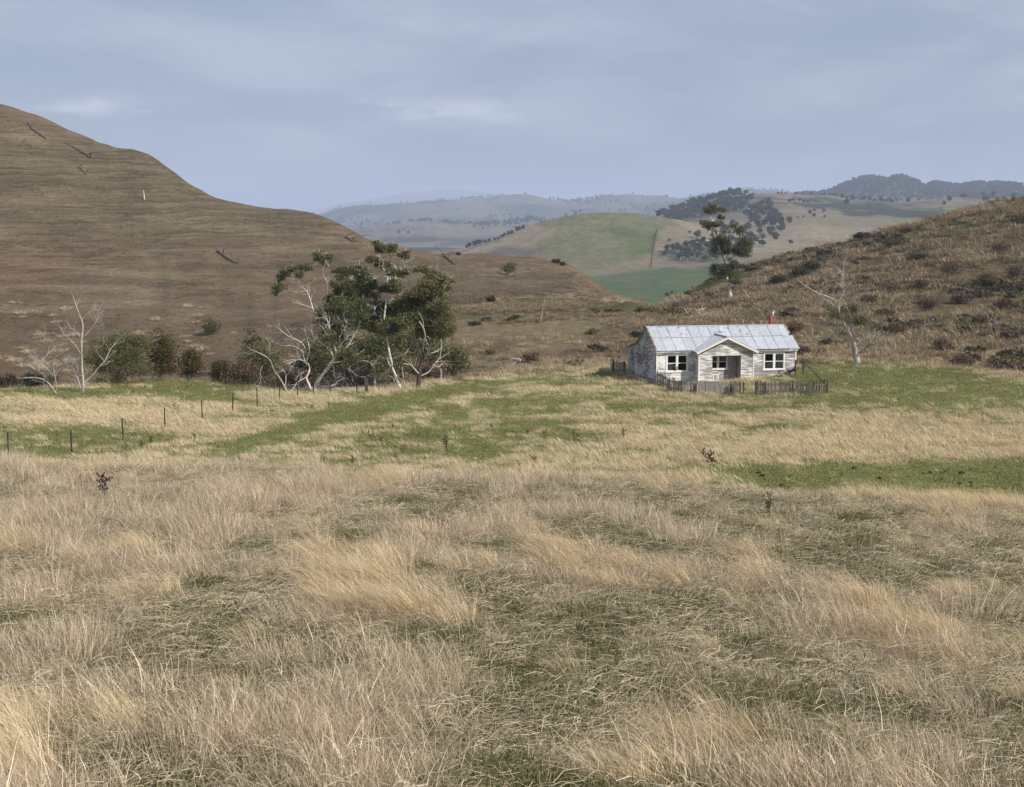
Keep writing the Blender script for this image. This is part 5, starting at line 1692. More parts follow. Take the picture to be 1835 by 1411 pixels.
random.seed(8)
fa = empty('paling_fence', gpt(600, 690)); tag(fa, 'grey paling fence with corner turning back to the cottage, patched with iron sheets', 'fence')
c0 = gpt(408, 614); c1 = gpt(478, 646); c2 = gpt(492, 668); c3 = gpt(590, 690)
paling_run(fa, c0, c1, .86, miss=.22); paling_run(fa, c2, c3, .92, miss=.04); paling_run(fa, gpt(602, 695), gpt(688, 696), .90, miss=.02)
for p, h in ((gpt(408, 612), .95), (gpt(484, 660), .7), (gpt(592, 694), .9), (gpt(698, 698), .8), (gpt(955, 698), .72), (gpt(972, 700), .6), (gpt(1052, 696), .85)):
    post(fa, p, h)
sA, sB = gpt(706, 697), gpt(948, 697)
sd_ = (sB - sA); sd_.z = 0; sdn = sd_.normalized(); sn = Vector((sdn.y, -sdn.x, 0))
for i, (t0, t1, dz, hh, tilt, mt) in enumerate(((0, .30, .12, .82, .05, 'iron_old'), (.28, .55, .13, .80, -.02, 'iron_old'), (.52, .78, .12, .78, .06, 'iron_old'), (.74, 1.0, .10, .70, -.10, 'iron_old'))):
    A = sA + sd_ * t0 - fa.location + sn * (.03 + .02 * (i % 2)) + Vector((0, 0, dz)); 
    A.z = float(ground(*(sA + sd_ * t0).to_2d())) - fa.location.z + dz
    V, Fc = sheet_mesh(sd_.length * (t1 - t0), hh)
    u = (sdn + Vector((0, 0, tilt * .3))).normalized(); v = (Vector((0, 0, 1)) + sn * -.12 + sdn * tilt).normalized(); n_ = u.cross(v)
    mesh_obj('iron_sheet', [A + u * a + v * b + n_ * c for a, b, c in V], Fc, M[mt], fa, True)
MB().bar(sA - fa.location + Vector((0, 0, .12)), sB - fa.location + Vector((0, 0, .10)), .05, .08).build('rail', M['dark_post'], fa)
paling_run(fa, gpt(952, 697), gpt(1034, 697), .88, miss=.05)
fb = empty('paling_fence', gpt(1150, 697)); tag(fb, 'grey paling fence running from the gateway gap to the collapsing corner', 'fence')
paling_run(fb, gpt(1150, 698), gpt(1205, 699), .92); paling_run(fb, gpt(1222, 699), gpt(1330, 700), .93); paling_run(fb, gpt(1334, 700), gpt(1400, 701), .94, lean=-.02)
paling_run(fb, gpt(1436, 702), gpt(1556, 704), .88, hv=.12, lean=.04, miss=.05)
paling_run(fb, gpt(1404, 701), gpt(1432, 702), .5, hv=.1, miss=.2)
for p, h in ((gpt(1142, 697), .95), (gpt(1210, 698), .9), (gpt(1418, 700), 1.0), (gpt(1558, 703), .8)):
    post(fb, p, h)
fcn = empty('broken_fence', gpt(1560, 690)); tag(fcn, 'collapsing dark fence corner with sagging rail and thin loose pickets', 'fence')
ra = hl(HW + .15, -.6); 
for p, h in ((hl(HW - .35, -.9), 1.15), (hl(HW + .25, -.9), 1.25), (gpt(1678, 690), 1.0), (gpt(1565, 690), .75)):
    post(fcn, p, h, .12, 'dark_post', random.uniform(-.04, .04))
a_ = hl(HW + .25, -.9) + Vector((0, 0, 1.0)) - fcn.location; b_ = gpt(1660, 675) + Vector((0, 0, .55)) - fcn.location
MB().bar(a_, b_, .05, .06).build('rail', M['dark_post'], fcn)
paling_run(fcn, gpt(1540, 672), gpt(1655, 676), .85, .16, .075, miss=.1, hv=.12, rails=False, mat='dark_post')
MB().bar(gpt(1560, 690) + Vector((0, 0, .62)) - fcn.location, gpt(1680, 690) + Vector((0, 0, .60)) - fcn.location, .05, .09).build('rail', M['rail'], fcn)
paling_run(fcn, gpt(1575, 690), gpt(1665, 690), .58, .22, .06, miss=.25, hv=.08, rails=False)
ld = empty('leaning_boards', hl(HW - 1.9, -.75)); tag(ld, 'dark loose boards leaning against the cottage wall below the window nearest the chimney', 'boards')
for i in range(3):
    MB().bar(hl(HW - 2.3 + .2 * i, -.95 - .1 * i) - ld.location + Vector((0, 0, .04)), hl(HW - .15, -.3, 1.0 - .12 * i) - ld.location, .03, .16, (0, 1, .3)).build('board', M['dark_post'] if i else M['paling'], ld)
fd = empty('paling_fence', gpt(78, 535)); tag(fd, 'short pale paling fence behind the shaded end of the cottage', 'fence')
paling_run(fd, gpt(80, 532), gpt(158, 540), .92, miss=.12, pitch=.14)
post(fd, gpt(76, 532), 1.1); post(fd, gpt(162, 540), .95, .14)

# ------------------------------------------------------------------ wire fences
def wire_fence(name, label, pts, h, mat, w=.05, wires=(.35, .62, .9, 1.1), lean=.03):
    G = [hit(p[0], p[1]) for p in pts]
    root = empty(name, G[0]); tag(root, label, 'fence')
    tops = []
    for g in G:
        ln = Vector((random.gauss(0, lean), random.gauss(0, lean), 0))
        q = g - root.location
        mb = MB(); hw = w / 2
        mb.hexa([q + Vector((-hw, -hw, -.3)), q + Vector((hw, -hw, -.3)), q + Vector((hw, hw, -.3)), q + Vector((-hw, hw, -.3)),
                 q + ln + Vector((-hw, -hw, h)), q + ln + Vector((hw, -hw, h)), q + ln + Vector((hw, hw, h)), q + ln + Vector((-hw, hw, h))])
        mb.build('post', M[mat], root); tops.append((q, ln))
    for z in wires:
        mb = MB()
        mb.add(*tube([(q + ln * z / h + Vector((0, -w / 2 - .004, z * h / 1.2)), .004) for q, ln in tops], 3, 2))
        mb.build('wire', M['wire'], root)
    return root


wire_fence('wire_fence', 'wire fence on thin black steel pickets crossing the pasture to the creek', [(-40, 822), (15, 817), (129, 812), (221, 789), (296, 768), (363, 754), (416, 740), (461, 729), (501, 719), (533, 714), (562, 709), (592, 706), (640, 705)], 1.28, 'steel_post', .06)
wire_fence('wire_fence', 'low grey wire fence under the tussock hill beyond the old gum', [(1585, 655), (1612, 656), (1640, 658), (1668, 660), (1690, 662), (1712, 664), (1735, 665), (1757, 667), (1778, 669), (1800, 671), (1822, 673), (1850, 676)], .7, 'paling', .06)
wire_fence('wire_fence', 'sparse grey post and wire fence behind the cottage', [(880, 678), (930, 674), (977, 671), (1010, 670), (1048, 667), (1096, 665)], 1.1, 'paling', .07)
sp_ = empty('strainer_post', hit(657, 706)); tag(sp_, 'stout pair of dark and rusty brown strainer posts at the creek edge', 'post')
MB().box(-.13, -.005, -.08, .08, -.3, 1.1).build('post', M['dark_post'], sp_); MB().box(.005, .12, -.07, .07, -.3, 1.08).build('post', M['log'], sp_)
g_ = hit(791, 690); o = MB().box(-.045, .045, -.045, .045, -.3, 1.2).build('steel_post', M['pale_post']); o.location = g_
tag(o, 'single pale steel post standing beside the dark gum trunk', 'post')

# ------------------------------------------------------------------ weeds and dung
def weed_mesh(seed, dense=1.0):
    rs = random.Random(seed); mb = MB()
    for s_ in range(rs.randint(2, 4)):
        lean = Vector((rs.gauss(-.12, .15), rs.gauss(0, .15), 1)); h = rs.uniform(.6, 1.0)
        top_ = lean * h
        mb.add(*tube([(Vector((rs.gauss(0, .04), rs.gauss(0, .04), -.05)), .012), (top_ * .5, .010), (top_, .005)], 4, 2))
        for k in range(int(7 * dense)):
            t = rs.uniform(.35, 1.0); p = top_ * t
            d = Vector((rs.gauss(0, 1), rs.gauss(0, 1), rs.uniform(.2, 1.4))).normalized() * rs.uniform(.08, .22)
            e = p + d
            mb.add(*tube([(p, .006), (e, .004)], 3, 1))
            for j in range(3):
                c = p + d * rs.uniform(.5, 1.1); r = rs.uniform(.018, .038)
                mb.add([c + Vector((r, 0, 0)), c + Vector((0, r, 0)), c + Vector((-r, 0, 0)), c + Vector((0, -r, 0)), c + Vector((0, 0, r * 1.3)), c + Vector((0, 0, -r * 1.3))],
                       [(0, 1, 4), (1, 2, 4), (2, 3, 4), (3, 0, 4), (1, 0, 5), (2, 1, 5), (3, 2, 5), (0, 3, 5)])
    me = bpy.data.meshes.new('dead_weed'); me.from_pydata([tuple(v) for v in mb.v], [], mb.f); me.materials.append(M['weed'] if seed % 2 else M['weed_dark'])
    return me


wm = [weed_mesh(700 + i) for i in range(6)]
random.seed(9)


def weed(px, py, hpx, label, group=None, me=None, dmin=45.0, wide=1.0):
    g = hit(px, py, dmin); o = bpy.data.objects.new('dead_weed', me or random.choice(wm)); COL.objects.link(o)
    s_ = hpx * g.y / F / .9 * 1.15; o.location = g; o.scale = (s_ * wide, s_ * wide, s_); o.rotation_euler = (0, 0, random.uniform(-.6, .6))
    tag(o, label, 'weed', group)


for (px, py, h) in ((104, 790, 18), (167, 795, 14), (227, 812, 18), (228, 836, 22), (255, 812, 20), (272, 797, 14), (314, 808, 16), (314, 742, 17), (321, 742, 15), (260, 736, 13), (350, 794, 17), (582, 838, 20), (633, 840, 20), (667, 794, 22),
                     (684, 796, 13), (724, 818, 22), (802, 813, 26), (767, 788, 14), (824, 778, 12), (843, 778, 12), (883, 773, 14), (946, 784, 16), (976, 786, 18), (981, 785, 16), (1030, 790, 16), (1036, 790, 14), (1066, 785, 10), (1118, 788, 18),
                     (1300, 788, 12), (1057, 814, 10), (10, 775, 13), (560, 735, 9), (590, 732, 9), (165, 712, 8), (193, 712, 9), (240, 708, 8), (705, 770, 9), (1090, 790, 9)):
    weed(px, py, h, 'dark dead weed stalk standing in the pasture beyond the grassy crest', 'dead weeds in the pasture')
weed(190, 900, 46, 'tall branching dead weed with seed heads on the grassy slope', dmin=20)
weed(148, 872, 18, 'small dark dead weed beside the tall branching weed', dmin=20)
weed(346, 908, 18, 'single short dead stalk alone in the pale grass of the near slope', dmin=20)
weed(1379, 935, 42, 'thin upright dead weed among green patches on the near slope', me=wm[1], dmin=20, wide=.6)
weed(958, 836, 22, 'dark weed at the grassy crest edge, one of a close pair', 'pair of weeds at the crest', dmin=30)
weed(933, 850, 22, 'dark weed at the grassy crest edge, one of a close pair', 'pair of weeds at the crest', dmin=30)
me_b = weed_mesh(777, 3.0)
weed(1280, 843, 36, 'round bushy brown dead thistle above the golden crest grass', me=me_b, dmin=30, wide=1.2)


def clod_mesh(seed):
    rs = random.Random(seed); bm = bmesh.new()
    bmesh.ops.create_icosphere(bm, subdivisions=2, radius=1.0)
    for v in bm.verts:
        v.co *= rs.uniform(.75, 1.2); v.co.z *= .5
    me = bpy.data.meshes.new('dung_clod'); bm.to_mesh(me); bm.free(); me.materials.append(M['earth'])
    me.polygons.foreach_set('use_smooth', [True] * len(me.polygons))
    return me


cm = [clod_mesh(30 + i) for i in range(4)]


def clod(px, py, wpx, label, group, dmin):
    g = hit(px, py, dmin); o = bpy.data.objects.new('dung_clod', random.choice(cm)); COL.objects.link(o)
    s_ = wpx / 2 * g.y / F * 1.1; o.location = g + Vector((0, 0, s_ * .3 + (.05 if dmin < 45 else .02))); o.scale = (s_, s_ * random.uniform(.7, 1.2), s_ * random.uniform(.7, 1.1)); o.rotation_euler = (0, 0, random.uniform(0, 6.28))
    tag(o, label, 'dung', group)


random.seed(14)
for (px, py, w) in ((1300, 1030, 15), (1308, 1034, 9), (1233, 1193, 18), (1252, 1198, 12), (1268, 1203, 17), (1282, 1208, 9), (1363, 1320, 11), (1203, 1302, 15), (1238, 1242, 17), (272, 1160, 9), (271, 1176, 8), (385, 1136, 11), (832, 1338, 9), (587, 1250, 8),
                    (1420, 958, 13), (1412, 962, 10), (1409, 940, 9), (1236, 965, 12), (1226, 962, 8), (1190, 975, 9), (1358, 953, 9), (920, 914, 9), (905, 912, 7), (1428, 965, 9), (1682, 1288, 9), (1760, 1330, 8)):
    clod(px, py, w, 'dark lump of dried dung in the grass of the near slope', 'dung on the near slope', 10)
for k in range(46):
    clod(random.uniform(1340, 1835), random.uniform(836, 880), random.uniform(2, 6) if random.random() < .85 else 9, 'dark clod of dung on the short green flat below the crest', 'dung on the green flat', 45)

# ------------------------------------------------------------------ grass
PROTO = bpy.data.collections.new('grass_parts')


def proto_set(key, builders):
    c = bpy.data.collections.new(key)
    for i, me in enumerate(builders):
        o = bpy.data.objects.new('%s_%02d' % (key, i), me); c.objects.link(o)
    return c


def gn_scatter(name, pts, rots, scl, nvar, coll, label_kind='stuff'):
    n = len(pts)
    me = bpy.data.meshes.new(name)
    me.vertices.add(n); me.vertices.foreach_set('co', np.asarray(pts, np.float32).ravel())
    a = me.attributes.new('rot', 'FLOAT_VECTOR', 'POINT'); a.data.foreach_set('vector', np.asarray(rots, np.float32).ravel())
    a = me.attributes.new('scl', 'FLOAT', 'POINT'); a.data.foreach_set('value', np.asarray(scl, np.float32))
    a = me.attributes.new('idx', 'INT', 'POINT'); a.data.foreach_set('value', np.random.randint(0, nvar, n).astype(np.int32))
    o = bpy.data.objects.new(name, me); COL.objects.link(o); o['kind'] = label_kind
    ng = bpy.data.node_groups.new(name + '_nodes', 'GeometryNodeTree')
    ng.interface.new_socket('Geometry', in_out='INPUT', socket_type='NodeSocketGeometry')
    ng.interface.new_socket('Geometry', in_out='OUTPUT', socket_type='NodeSocketGeometry')
    gi = ng.nodes.new('NodeGroupInput'); go = ng.nodes.new('NodeGroupOutput')
    ci = ng.nodes.new('GeometryNodeCollectionInfo'); ci.inputs['Collection'].default_value = coll
    ci.inputs['Separate Children'].default_value = True; ci.inputs['Reset Children'].default_value = True
    ip = ng.nodes.new('GeometryNodeInstanceOnPoints'); ip.inputs['Pick Instance'].default_value = True

    def at(nm, ty):
        k = ng.nodes.new('GeometryNodeInputNamedAttribute'); k.data_type = ty; k.inputs['Name'].default_value = nm
        return k.outputs['Attribute']
    ng.links.new(gi.outputs[0], ip.inputs['Points']); ng.links.new(ci.outputs[0], ip.inputs['Instance'])
    ng.links.new(at('idx', 'INT'), ip.inputs['Instance Index'])
    ng.links.new(at('rot', 'FLOAT_VECTOR'), ip.inputs['Rotation'])
    ng.links.new(at('scl', 'FLOAT'), ip.inputs['Scale'])
    ng.links.new(ip.outputs[0], go.inputs[0])
    md = o.modifiers.new('scatter', 'NODES'); md.node_group = ng
    return o


def fan_points(n, d0, d1, a0, a1, seed):
    rs = np.random.RandomState(seed)
    d = np.sqrt(rs.uniform(d0 * d0, d1 * d1, n)); a = rs.uniform(a0, a1, n)
    x = d * np.sin(a); y = d * np.cos(a)
    return x, y, d, rs


def flat_mesh(seed, n, length, spread, mat, w):
    rs = np.random.RandomState(seed); V = []; Fq = []
    for i in range(n):
        c = rs.normal(size=2) * spread * .5; an = rs.normal() * .55 + (0 if rs.rand() < .75 else 1.4)
        d = np.array([math.cos(an), math.sin(an)]); l = length * rs.uniform(.4, 1.2); z0 = rs.uniform(.01, .12); z1 = max(.01, z0 + rs.normal() * .07); zm = (z0 + z1) / 2 + rs.uniform(0, .05)
        nv = np.array([-d[1], d[0]]) * w * .5
        for (t, z) in ((-.5, z0), (0, zm), (.5, z1)):
            p = c + d * l * t + np.array([-d[1], d[0]]) * (0.04 if t == 0 else 0) * rs.normal()
            V.append((p[0] - nv[0], p[1] - nv[1], z)); V.append((p[0] + nv[0], p[1] + nv[1], z + w * .6))
        k = 6 * i
        Fq += [(k, k + 1, k + 3, k + 2), (k + 2, k + 3, k + 5, k + 4)]
    return np_mesh('straw', np.array(V), np.array(Fq), mat, True)


G_grey = proto_set('grey_tuft', [tuft_mesh('g', 130, .27, .44, M['grey_grass'], .0052, .40, 200 + i, .6, .65) for i in range(6)])
G_gold = proto_set('gold_tuft', [tuft_mesh('g', 150, .58, .34, M['gold_grass'], .0055, .80, 220 + i, .6, .35, 4) for i in range(6)])
G_flat = proto_set('straw_tuft', [flat_mesh(240 + i, 50, .30, .60, M['flat_straw'], .0042) for i in range(5)])
G_green = proto_set('green_tuft', [tuft_mesh('g', 170, .075, .50, M['green_grass'], .008, .2, 260 + i, .4, .5, 2) for i in range(5)])
G_pale = proto_set('pale_tuft', [tuft_mesh('g', 70, .36, .55, M['pale_grass'], .016, .75, 280 + i, .6, .4, 3) for i in range(5)])
G_tuss = proto_set('hill_tussock', [tuft_mesh('g', 120, .40, .66, M['tussock'], .04, .1, 300 + i, .6, .4, 3, 1.3) for i in range(5)])

GOLDP = [([(500, 1000), (600, 985), (740, 1020), (835, 1090), (840, 1130), (700, 1120), (540, 1080)], 1.0), ([(190, 1020), (300, 1010), (330, 1085), (250, 1100)], .75), ([(-40, 1280), (70, 1290), (160, 1380), (160, 1440), (-40, 1440)], .9),
         ([(930, 950), (1000, 965), (1200, 1010), (1260, 1060), (1050, 1070), (960, 1010)], .55), ([(1480, 1075), (1580, 1075), (1690, 1140), (1720, 1190), (1560, 1150)], .9), ([(1450, 885), (1560, 880), (1850, 905), (1850, 945), (1600, 930)], .8),
         ([(1190, 835), (1300, 832), (1360, 860), (1210, 868)], .8), ([(1080, 848), (1200, 855), (1220, 890), (1080, 878)], .4), ([(1260, 985), (1360, 985), (1400, 1060), (1320, 1060)], .45), ([(1050, 1320), (1480, 1300), (1700, 1420), (1000, 1430)], .35),
         ([(1650, 1050), (1850, 1060), (1850, 1190), (1700, 1120)], .45), ([(0, 930), (60, 940), (180, 1000), (20, 1030)], .35), ([(1700, 1150), (1850, 1170), (1850, 1300), (1720, 1250)], .4)]
GRNP = [([(150, 935), (280, 940), (300, 990), (170, 985)], .6), ([(800, 1035), (960, 1040), (960, 1110), (850, 1105)], .55), ([(190, 1105), (430, 1100), (420, 1200), (200, 1190)], .5), ([(860, 1070), (1330, 1080), (1400, 1310), (1000, 1330), (850, 1180)], .42),
        ([(930, 878), (1110, 885), (1110, 915), (930, 905)], .6), ([(1180, 930), (1560, 930), (1640, 1060), (1300, 1010)], .45), ([(260, 1190), (700, 1170), (860, 1260), (500, 1290)], .2), ([(1400, 1230), (1700, 1240), (1700, 1340), (1350, 1320)], .3),
        ([(420, 1320), (900, 1330), (900, 1411), (430, 1411)], .2), ([(1330, 860), (1850, 880), (1850, 905), (1400, 890)], .6)]


def near_masks(x, y):
    z = ground(x, y); px, py = to_px(x, y, z)
    gold = (fbm(x * .33 + y * .12, y * .42, 301, 3) - .60) * 3.0
    gold = np.maximum(gold, 0)
    wob = (fbm(x * .8, y * .8, 303, 3) - .5) * 60
    for poly, w in GOLDP: gold = gold + w * inpoly(px + wob, py + wob * .4, poly, 22)
    grn = (fbm(x * .7, y * .95, 302, 4, .65) - .42) * 4.2
    grn = np.maximum(grn, 0)
    for poly, w in (([(-300, 815), (700, 820), (1000, 840), (1000, 872), (500, 900), (-300, 930)], .75), ([(-300, 900), (420, 890), (520, 960), (300, 1010), (-300, 1030)], .4), ([(400, 1300), (700, 1290), (760, 1411), (380, 1420)], .35), ([(1000, 1330), (1850, 1300), (1850, 1420), (1000, 1420)], .3)):
        grn = grn - w * inpoly(px + wob, py + wob * .4, poly, 22)
    grn = np.maximum(grn, 0)
    for poly, w in GRNP: grn = grn + w * inpoly(px + wob, py + wob * .4, poly, 25)
    return np.clip(gold, 0, 1), np.clip(grn, 0, 1), z


A0, A1 = R(-24), R(24)
# grey straw grass
x, y, d, rs = fan_points(11500, 8.5, 44, A0, A1, 1)
gold, grn, z = near_masks(x, y)
keep = rs.rand(len(x)) < np.clip(.97 - .92 * grn - .45 * gold, 0.03, 1)
x, y, z, grn, d = x[keep], y[keep], z[keep], grn[keep], d[keep]
n = len(x); hs = fbm(x * .5, y * .5, 310, 3)
gn_scatter('dry_grey_grass', np.stack([x, y, z - .01], 1), np.stack([rs.normal(0, .26, n), rs.normal(0, .26, n), rs.normal(0, 1.05, n)], 1), np.clip(2.4 * (hs - .5) + .82, .32, 1.35) * rs.uniform(.55, 1.2, n) * (1 - .45 * grn), 6, G_grey)
# golden tufts
x, y, d, rs = fan_points(17000, 8.5, 44, A0, A1, 2)
gold, grn, z = near_masks(x, y)
gold = gold * sstep(.28, .50, fbm(x * .9 + y * .3, y * 1.1, 305, 3)); keep = rs.rand(len(x)) < gold * .55
x, y, z, gold = x[keep], y[keep], z[keep], gold[keep]; n = len(x)
gn_scatter('golden_grass', np.stack([x, y, z - .01], 1), np.stack([rs.normal(0, .12, n), rs.normal(0, .12, n), rs.normal(.1, .6, n)], 1), rs.uniform(.5, 1.1, n) * (.62 + .40 * gold), 6, G_gold)
# flattened straw
x, y, d, rs = fan_points(3800, 8.5, 42, A0, A1, 3)
gold, grn, z = near_masks(x, y); n = len(x)
gn_scatter('flattened_straw', np.stack([x, y, z], 1), np.stack([rs.normal(0, .05, n), rs.normal(0, .05, n), rs.normal(0, .6, n)], 1), rs.uniform(.6, 1.3, n), 5, G_flat)
# short green grass
x, y, d, rs = fan_points(16000, 8.5, 44, A0, A1, 4)
gold, grn, z = near_masks(x, y)
keep = rs.rand(len(x)) < .25 + .75 * grn
x, y, z = x[keep], y[keep], z[keep]; n = len(x)
gn_scatter('short_green_grass', np.stack([x, y, z], 1), np.stack([rs.normal(0, .1, n), rs.normal(0, .1, n), rs.uniform(0, 6.28, n)], 1), rs.uniform(.6, 1.35, n), 5, G_green)
# pale grass of the pasture beyond the crest
x, y, d, rs = fan_points(36000, 44, 117, A0, A1, 5)
gm2, _ = green_mask(x, y); z = ground(x, y)
hv = np.array([(HM.inverted() @ Vector((a, b, c)))[:2] for a, b, c in zip(x, y, z)])
inh = (hv[:, 0] > -.2) & (hv[:, 0] < HW + .2) & (hv[:, 1] > -1.0) & (hv[:, 1] < HD + LD_ + .2)
keep = (rs.rand(len(x)) < np.clip(1.0 - 1.0 * gm2, .05, 1) ** 1.3) & ~inh
x, y, z, gk = x[keep], y[keep], z[keep], gm2[keep]; n = len(x)
keepg = ~inh & (rs.rand(len(hv)) < .1 + .9 * gm2)
xg, yg = fan_points(36000, 44, 117, A0, A1, 5)[:2]
xg, yg = xg[keepg], yg[keepg]; ng_ = len(xg)
G_pgreen = proto_set('pasture_green', [tuft_mesh('g', 60, .055, .95, M['green_pasture'], .03, .2, 270 + i, .4, .6, 2) for i in range(4)])
gn_scatter('pasture_green_grass', np.stack([xg, yg, ground(xg, yg) - .01], 1), np.stack([rs.normal(0, .08, ng_), rs.normal(0, .08, ng_), rs.uniform(0, 6.28, ng_)], 1), rs.uniform(.6, 1.4, ng_), 4, G_pgreen)
gn_scatter('pale_pasture_grass', np.stack([x, y, z - .02], 1), np.stack([rs.normal(0, .12, n), rs.normal(0, .12, n), rs.normal(0, .5, n)], 1), rs.uniform(.5, 1.05, n) * (1.05 - .5 * gk), 5, G_pale)
# tussocks of the right-hand hill and the mound
x, y, d, rs = fan_points(9500, 112, 262, float(az_of(1150)), R(24), 6)
z = ground(x, y); px, py = to_px(x, y, z)
edge_d = np.interp(np.arctan2(x, y), AZ, FD[fi['edge']]); ridge_d = np.interp(np.arctan2(x, y), AZ, FD[fi['shoulder']])
m_ = fbm(x * .06, y * .06, 330, 4, .6)
keep = (d > edge_d + 2) & (d < ridge_d + 4) & (rs.rand(len(x)) < sstep(.44, .56, m_) * .8 + .10) & ((px > 1195) | (d < 165))
x, y, z, d = x[keep], y[keep], z[keep], d[keep]; n = len(x)
gn_scatter('hill_tussocks', np.stack([x, y, z - .05], 1), np.stack([rs.normal(0, .12, n), rs.normal(0, .12, n), rs.uniform(0, 6.28, n)], 1), rs.uniform(.5, 1.9, n) * np.interp(d, [115, 140, 260], [.7, 1.0, 1.25]), 5, G_tuss)
x, y, d, rs = fan_points(9000, 108, 176, float(az_of(640)), float(az_of(1200)), 7)
z = ground(x, y); edge_d = np.interp(np.arctan2(x, y), AZ, FD[fi['edge']]); m_ = fbm(x * .08, y * .08, 331, 4, .6)
keep = (d > edge_d + 2) & (rs.rand(len(x)) < sstep(.45, .62, m_) * .7 + sstep(140, 118, d) * .35)
x, y, z, d = x[keep], y[keep], z[keep], d[keep]; n = len(x)
gn_scatter('mound_tussocks', np.stack([x, y, z - .05], 1), np.stack([rs.normal(0, .12, n), rs.normal(0, .12, n), rs.uniform(0, 6.28, n)], 1), rs.uniform(.4, 1.2, n), 5, G_tuss)

# taller dry grass on the banks behind the pasture
x, y, d, rs = fan_points(12000, 104, 160, float(az_of(820)), R(24), 10)
az_ = np.arctan2(x, y); z = ground(x, y); edge_d = np.interp(az_, AZ, FD[fi['edge']])
hv2 = np.array([(HM.inverted() @ Vector((a, b, c)))[:2] for a, b, c in zip(x, y, z)])
inh2 = (hv2[:, 0] > -.3) & (hv2[:, 0] < HW + .3) & (hv2[:, 1] > -1.0) & (hv2[:, 1] < HD + LD_ + .3)
m_ = fbm(x * .10, y * .14, 360, 4, .6)
keep = (d > edge_d + 1) & ~inh2 & (rs.rand(len(x)) < sstep(.40, .58, m_) * np.interp(d - edge_d, [0, 14, 40], [.9, .6, .05]) * np.where(az_ > az_of(1420), 1.0, .45))
x, y, z = x[keep], y[keep], z[keep]; n = len(x)
G_bank = proto_set('bank_tuft', [tuft_mesh('g', 70, .42, .55, M['bank_grass'], .022, .45, 380 + i, .6, .4, 3, .8) for i in range(4)])
gn_scatter('dry_bank_grass', np.stack([x, y, z - .03], 1), np.stack([rs.normal(0, .12, n), rs.normal(0, .12, n), rs.normal(0, .8, n)], 1), rs.uniform(.6, 1.3, n), 4, G_bank)

# grazed short tufts roughening the brown hill
M['brown_tuft'] = m_grass('grazed_brown_tufts', [(.115, .083, .052), (.14, .103, .064), (.19, .148, .095)], 0.1, 0.05)
G_btuft = proto_set('brown_tuft', [tuft_mesh('g', 40, .13, .8, M['brown_tuft'], .06, .1, 340 + i, .5, .5, 2) for i in range(4)])
x, y, d, rs = fan_points(24000, 128, 400, R(-24), float(az_of(1180)), 9)
az_ = np.arctan2(x, y); z = ground(x, y); ridge_d = np.interp(az_, AZ, FD[fi['ridge']])
m_ = fbm(x * .05, y * .05 + z * .25, 350, 4, .6)
keep = (d < ridge_d - 22) & (d > np.interp(az_, AZ, FD[fi['gully']]) + 8) & (rs.rand(len(x)) < sstep(.40, .64, m_) * np.interp(d / ridge_d, [.5, .9], [1, .55]))
x, y, z, d = x[keep], y[keep], z[keep], d[keep]; n = len(x)
gn_scatter('grazed_tufts', np.stack([x, y, z - .03], 1), np.stack([rs.normal(0, .1, n), rs.normal(0, .1, n), rs.uniform(0, 6.28, n)], 1), rs.uniform(.5, 1.4, n) * np.interp(d, [130, 400], [.8, 1.5]), 4, G_btuft)

# dark low scrub between the tussocks
def scrub_mesh(seed, mat):
    np.random.seed(seed)
    V, Fq = leaves([(Vector((0, 0, .35)), .7, .7, .32), (Vector((.4, .2, .3)), .5, .5, .25), (Vector((-.4, -.1, .28)), .5, .5, .25)], 150, .30, .5, 0)
    return np_mesh('scrub', V, Fq, mat)


G_scrub = proto_set('hill_scrub', [scrub_mesh(900 + i, M[('brown_leaf', 'dark_leaf', 'olive_leaf')[i % 3]]) for i in range(6)])
x, y, d, rs = fan_points(14000, 114, 262, float(az_of(640)), R(24), 8)
az_ = np.arctan2(x, y); z = ground(x, y); px, py = to_px(x, y, z)
edge_d = np.interp(az_, AZ, FD[fi['edge']]); ridge_d = np.where(px > 1195, np.interp(az_, AZ, FD[fi['shoulder']]), np.interp(az_, AZ, FD[fi['gully']]) + 40)
m_ = fbm(x * .07, y * .07, 340, 4, .6)
keep = (d > edge_d + 4) & (d < ridge_d) & (rs.rand(len(x)) < (sstep(.52, .62, m_) * .7 + .012) * np.where(px > 1195, 1, .35))
x, y, z = x[keep], y[keep], z[keep]; n = len(x)
gn_scatter('hill_scrub', np.stack([x, y, z - .05], 1), np.stack([rs.normal(0, .1, n), rs.normal(0, .1, n), rs.uniform(0, 6.28, n)], 1), rs.uniform(.4, 1.3, n), 6, G_scrub)

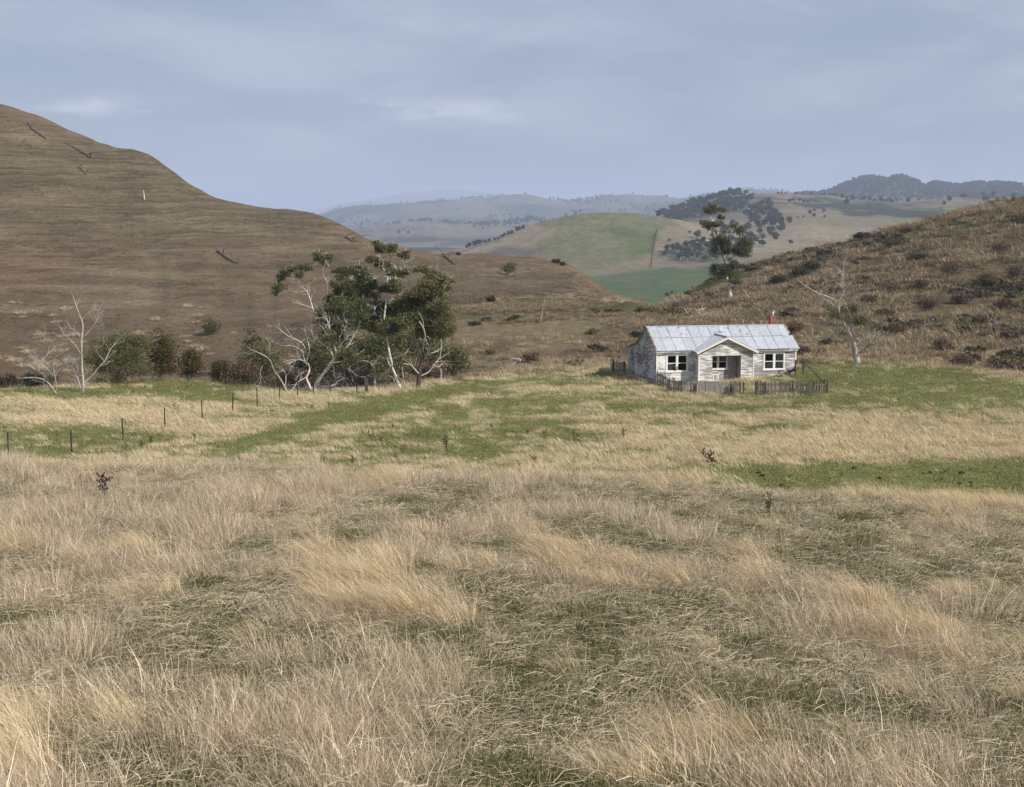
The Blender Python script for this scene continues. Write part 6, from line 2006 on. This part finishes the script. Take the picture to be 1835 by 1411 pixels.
# woods on the distant hills, too far to tell the trees apart
DW = bpy.data.collections.new('far_wood_tree')
for i, (cr_, tr_) in enumerate(ftm):
    DW.objects.link(bpy.data.objects.new('far_wood_%02d' % i, cr_))
rs = np.random.RandomState(44)
XS = []; YS = []; SS = []
def add_woods(n, d0, d1, p0, p1, f, sz):
    d = np.sqrt(rs.uniform(d0 * d0, d1 * d1, n)); a = rs.uniform(float(az_of(p0, 380)), float(az_of(p1, 380)), n)
    x = d * np.sin(a); y = d * np.cos(a); px, py = to_px(x, y, ground(x, y))
    k = rs.rand(n) < f(x, y, px, py)
    XS.append(x[k]); YS.append(y[k]); SS.append(rs.uniform(.45, 1.4, k.sum()) * sz)
add_woods(9000, 2500, 5900, 520, 1460, lambda x, y, px, py: sstep(.53, .62, fbm(x * .004, y * .0022, 81, 5, .62)) * .8 + .015, 1.1)
add_woods(5000, 2900, 3600, 1400, 1900, lambda x, y, px, py: sstep(.46, .58, fbm(x * .006, y * .004, 82, 4, .6)) * .5 + .02, 1.0)
add_woods(1500, 1450, 1850, 1170, 1345, lambda x, y, px, py: inpoly(px, py, [(1180, 396), (1240, 372), (1310, 350), (1350, 352), (1335, 384), (1270, 392)], 4) * sstep(.40, .60, fbm(x * .02, y * .02, 85, 3)) * .35, .8)
add_woods(1800, 900, 1750, 1240, 1430, lambda x, y, px, py: inpoly(px, py, [(1320, 402), (1345, 372), (1388, 366), (1392, 388), (1422, 404), (1400, 428), (1366, 448), (1325, 452), (1245, 428)], 4) * sstep(.42, .60, fbm(x * .025, y * .025, 86, 3)) * .24, .75)
add_woods(900, 850, 1100, 1170, 1300, lambda x, y, px, py: inpoly(px, py, [(1180, 462), (1200, 449), (1232, 441), (1292, 436), (1292, 466), (1240, 471)], 3) * sstep(.40, .60, fbm(x * .03, y * .03, 87, 3)) * .3, .65)
add_woods(1500, 1350, 2300, 1380, 1860, lambda x, y, px, py: sstep(.60, .70, fbm(x * .008, y * .006, 83, 4, .6)) * .35, .8)
x = np.concatenate(XS); y = np.concatenate(YS); n = len(x)
gn_scatter('distant_woods', np.stack([x, y, ground(x, y) - 1.0], 1), np.stack([0 * x, 0 * x, rs.uniform(0, 6.28, n)], 1), np.concatenate(SS), len(ftm), DW)

# ------------------------------------------------------------------ air
hm, t = mat_new('haze_air')
v = t.n('ShaderNodeVolumePrincipled')
t.put(v.inputs['Color'], (.66, .76, 1.0)); t.put(v.inputs['Density'], 1.6e-4); t.put(v.inputs['Anisotropy'], 0.0)
o_ = t.n('ShaderNodeOutputMaterial'); t.t.links.new(v.outputs[0], o_.inputs['Volume'])
zlo = float(GZ.min()) - 1.5; zhi = float(GZ.max()) + 25.0
hz = MB().box(-31000, 31000, -31000, 31000, zlo, zhi).build('haze', hm)
tag(hz, kind='stuff')
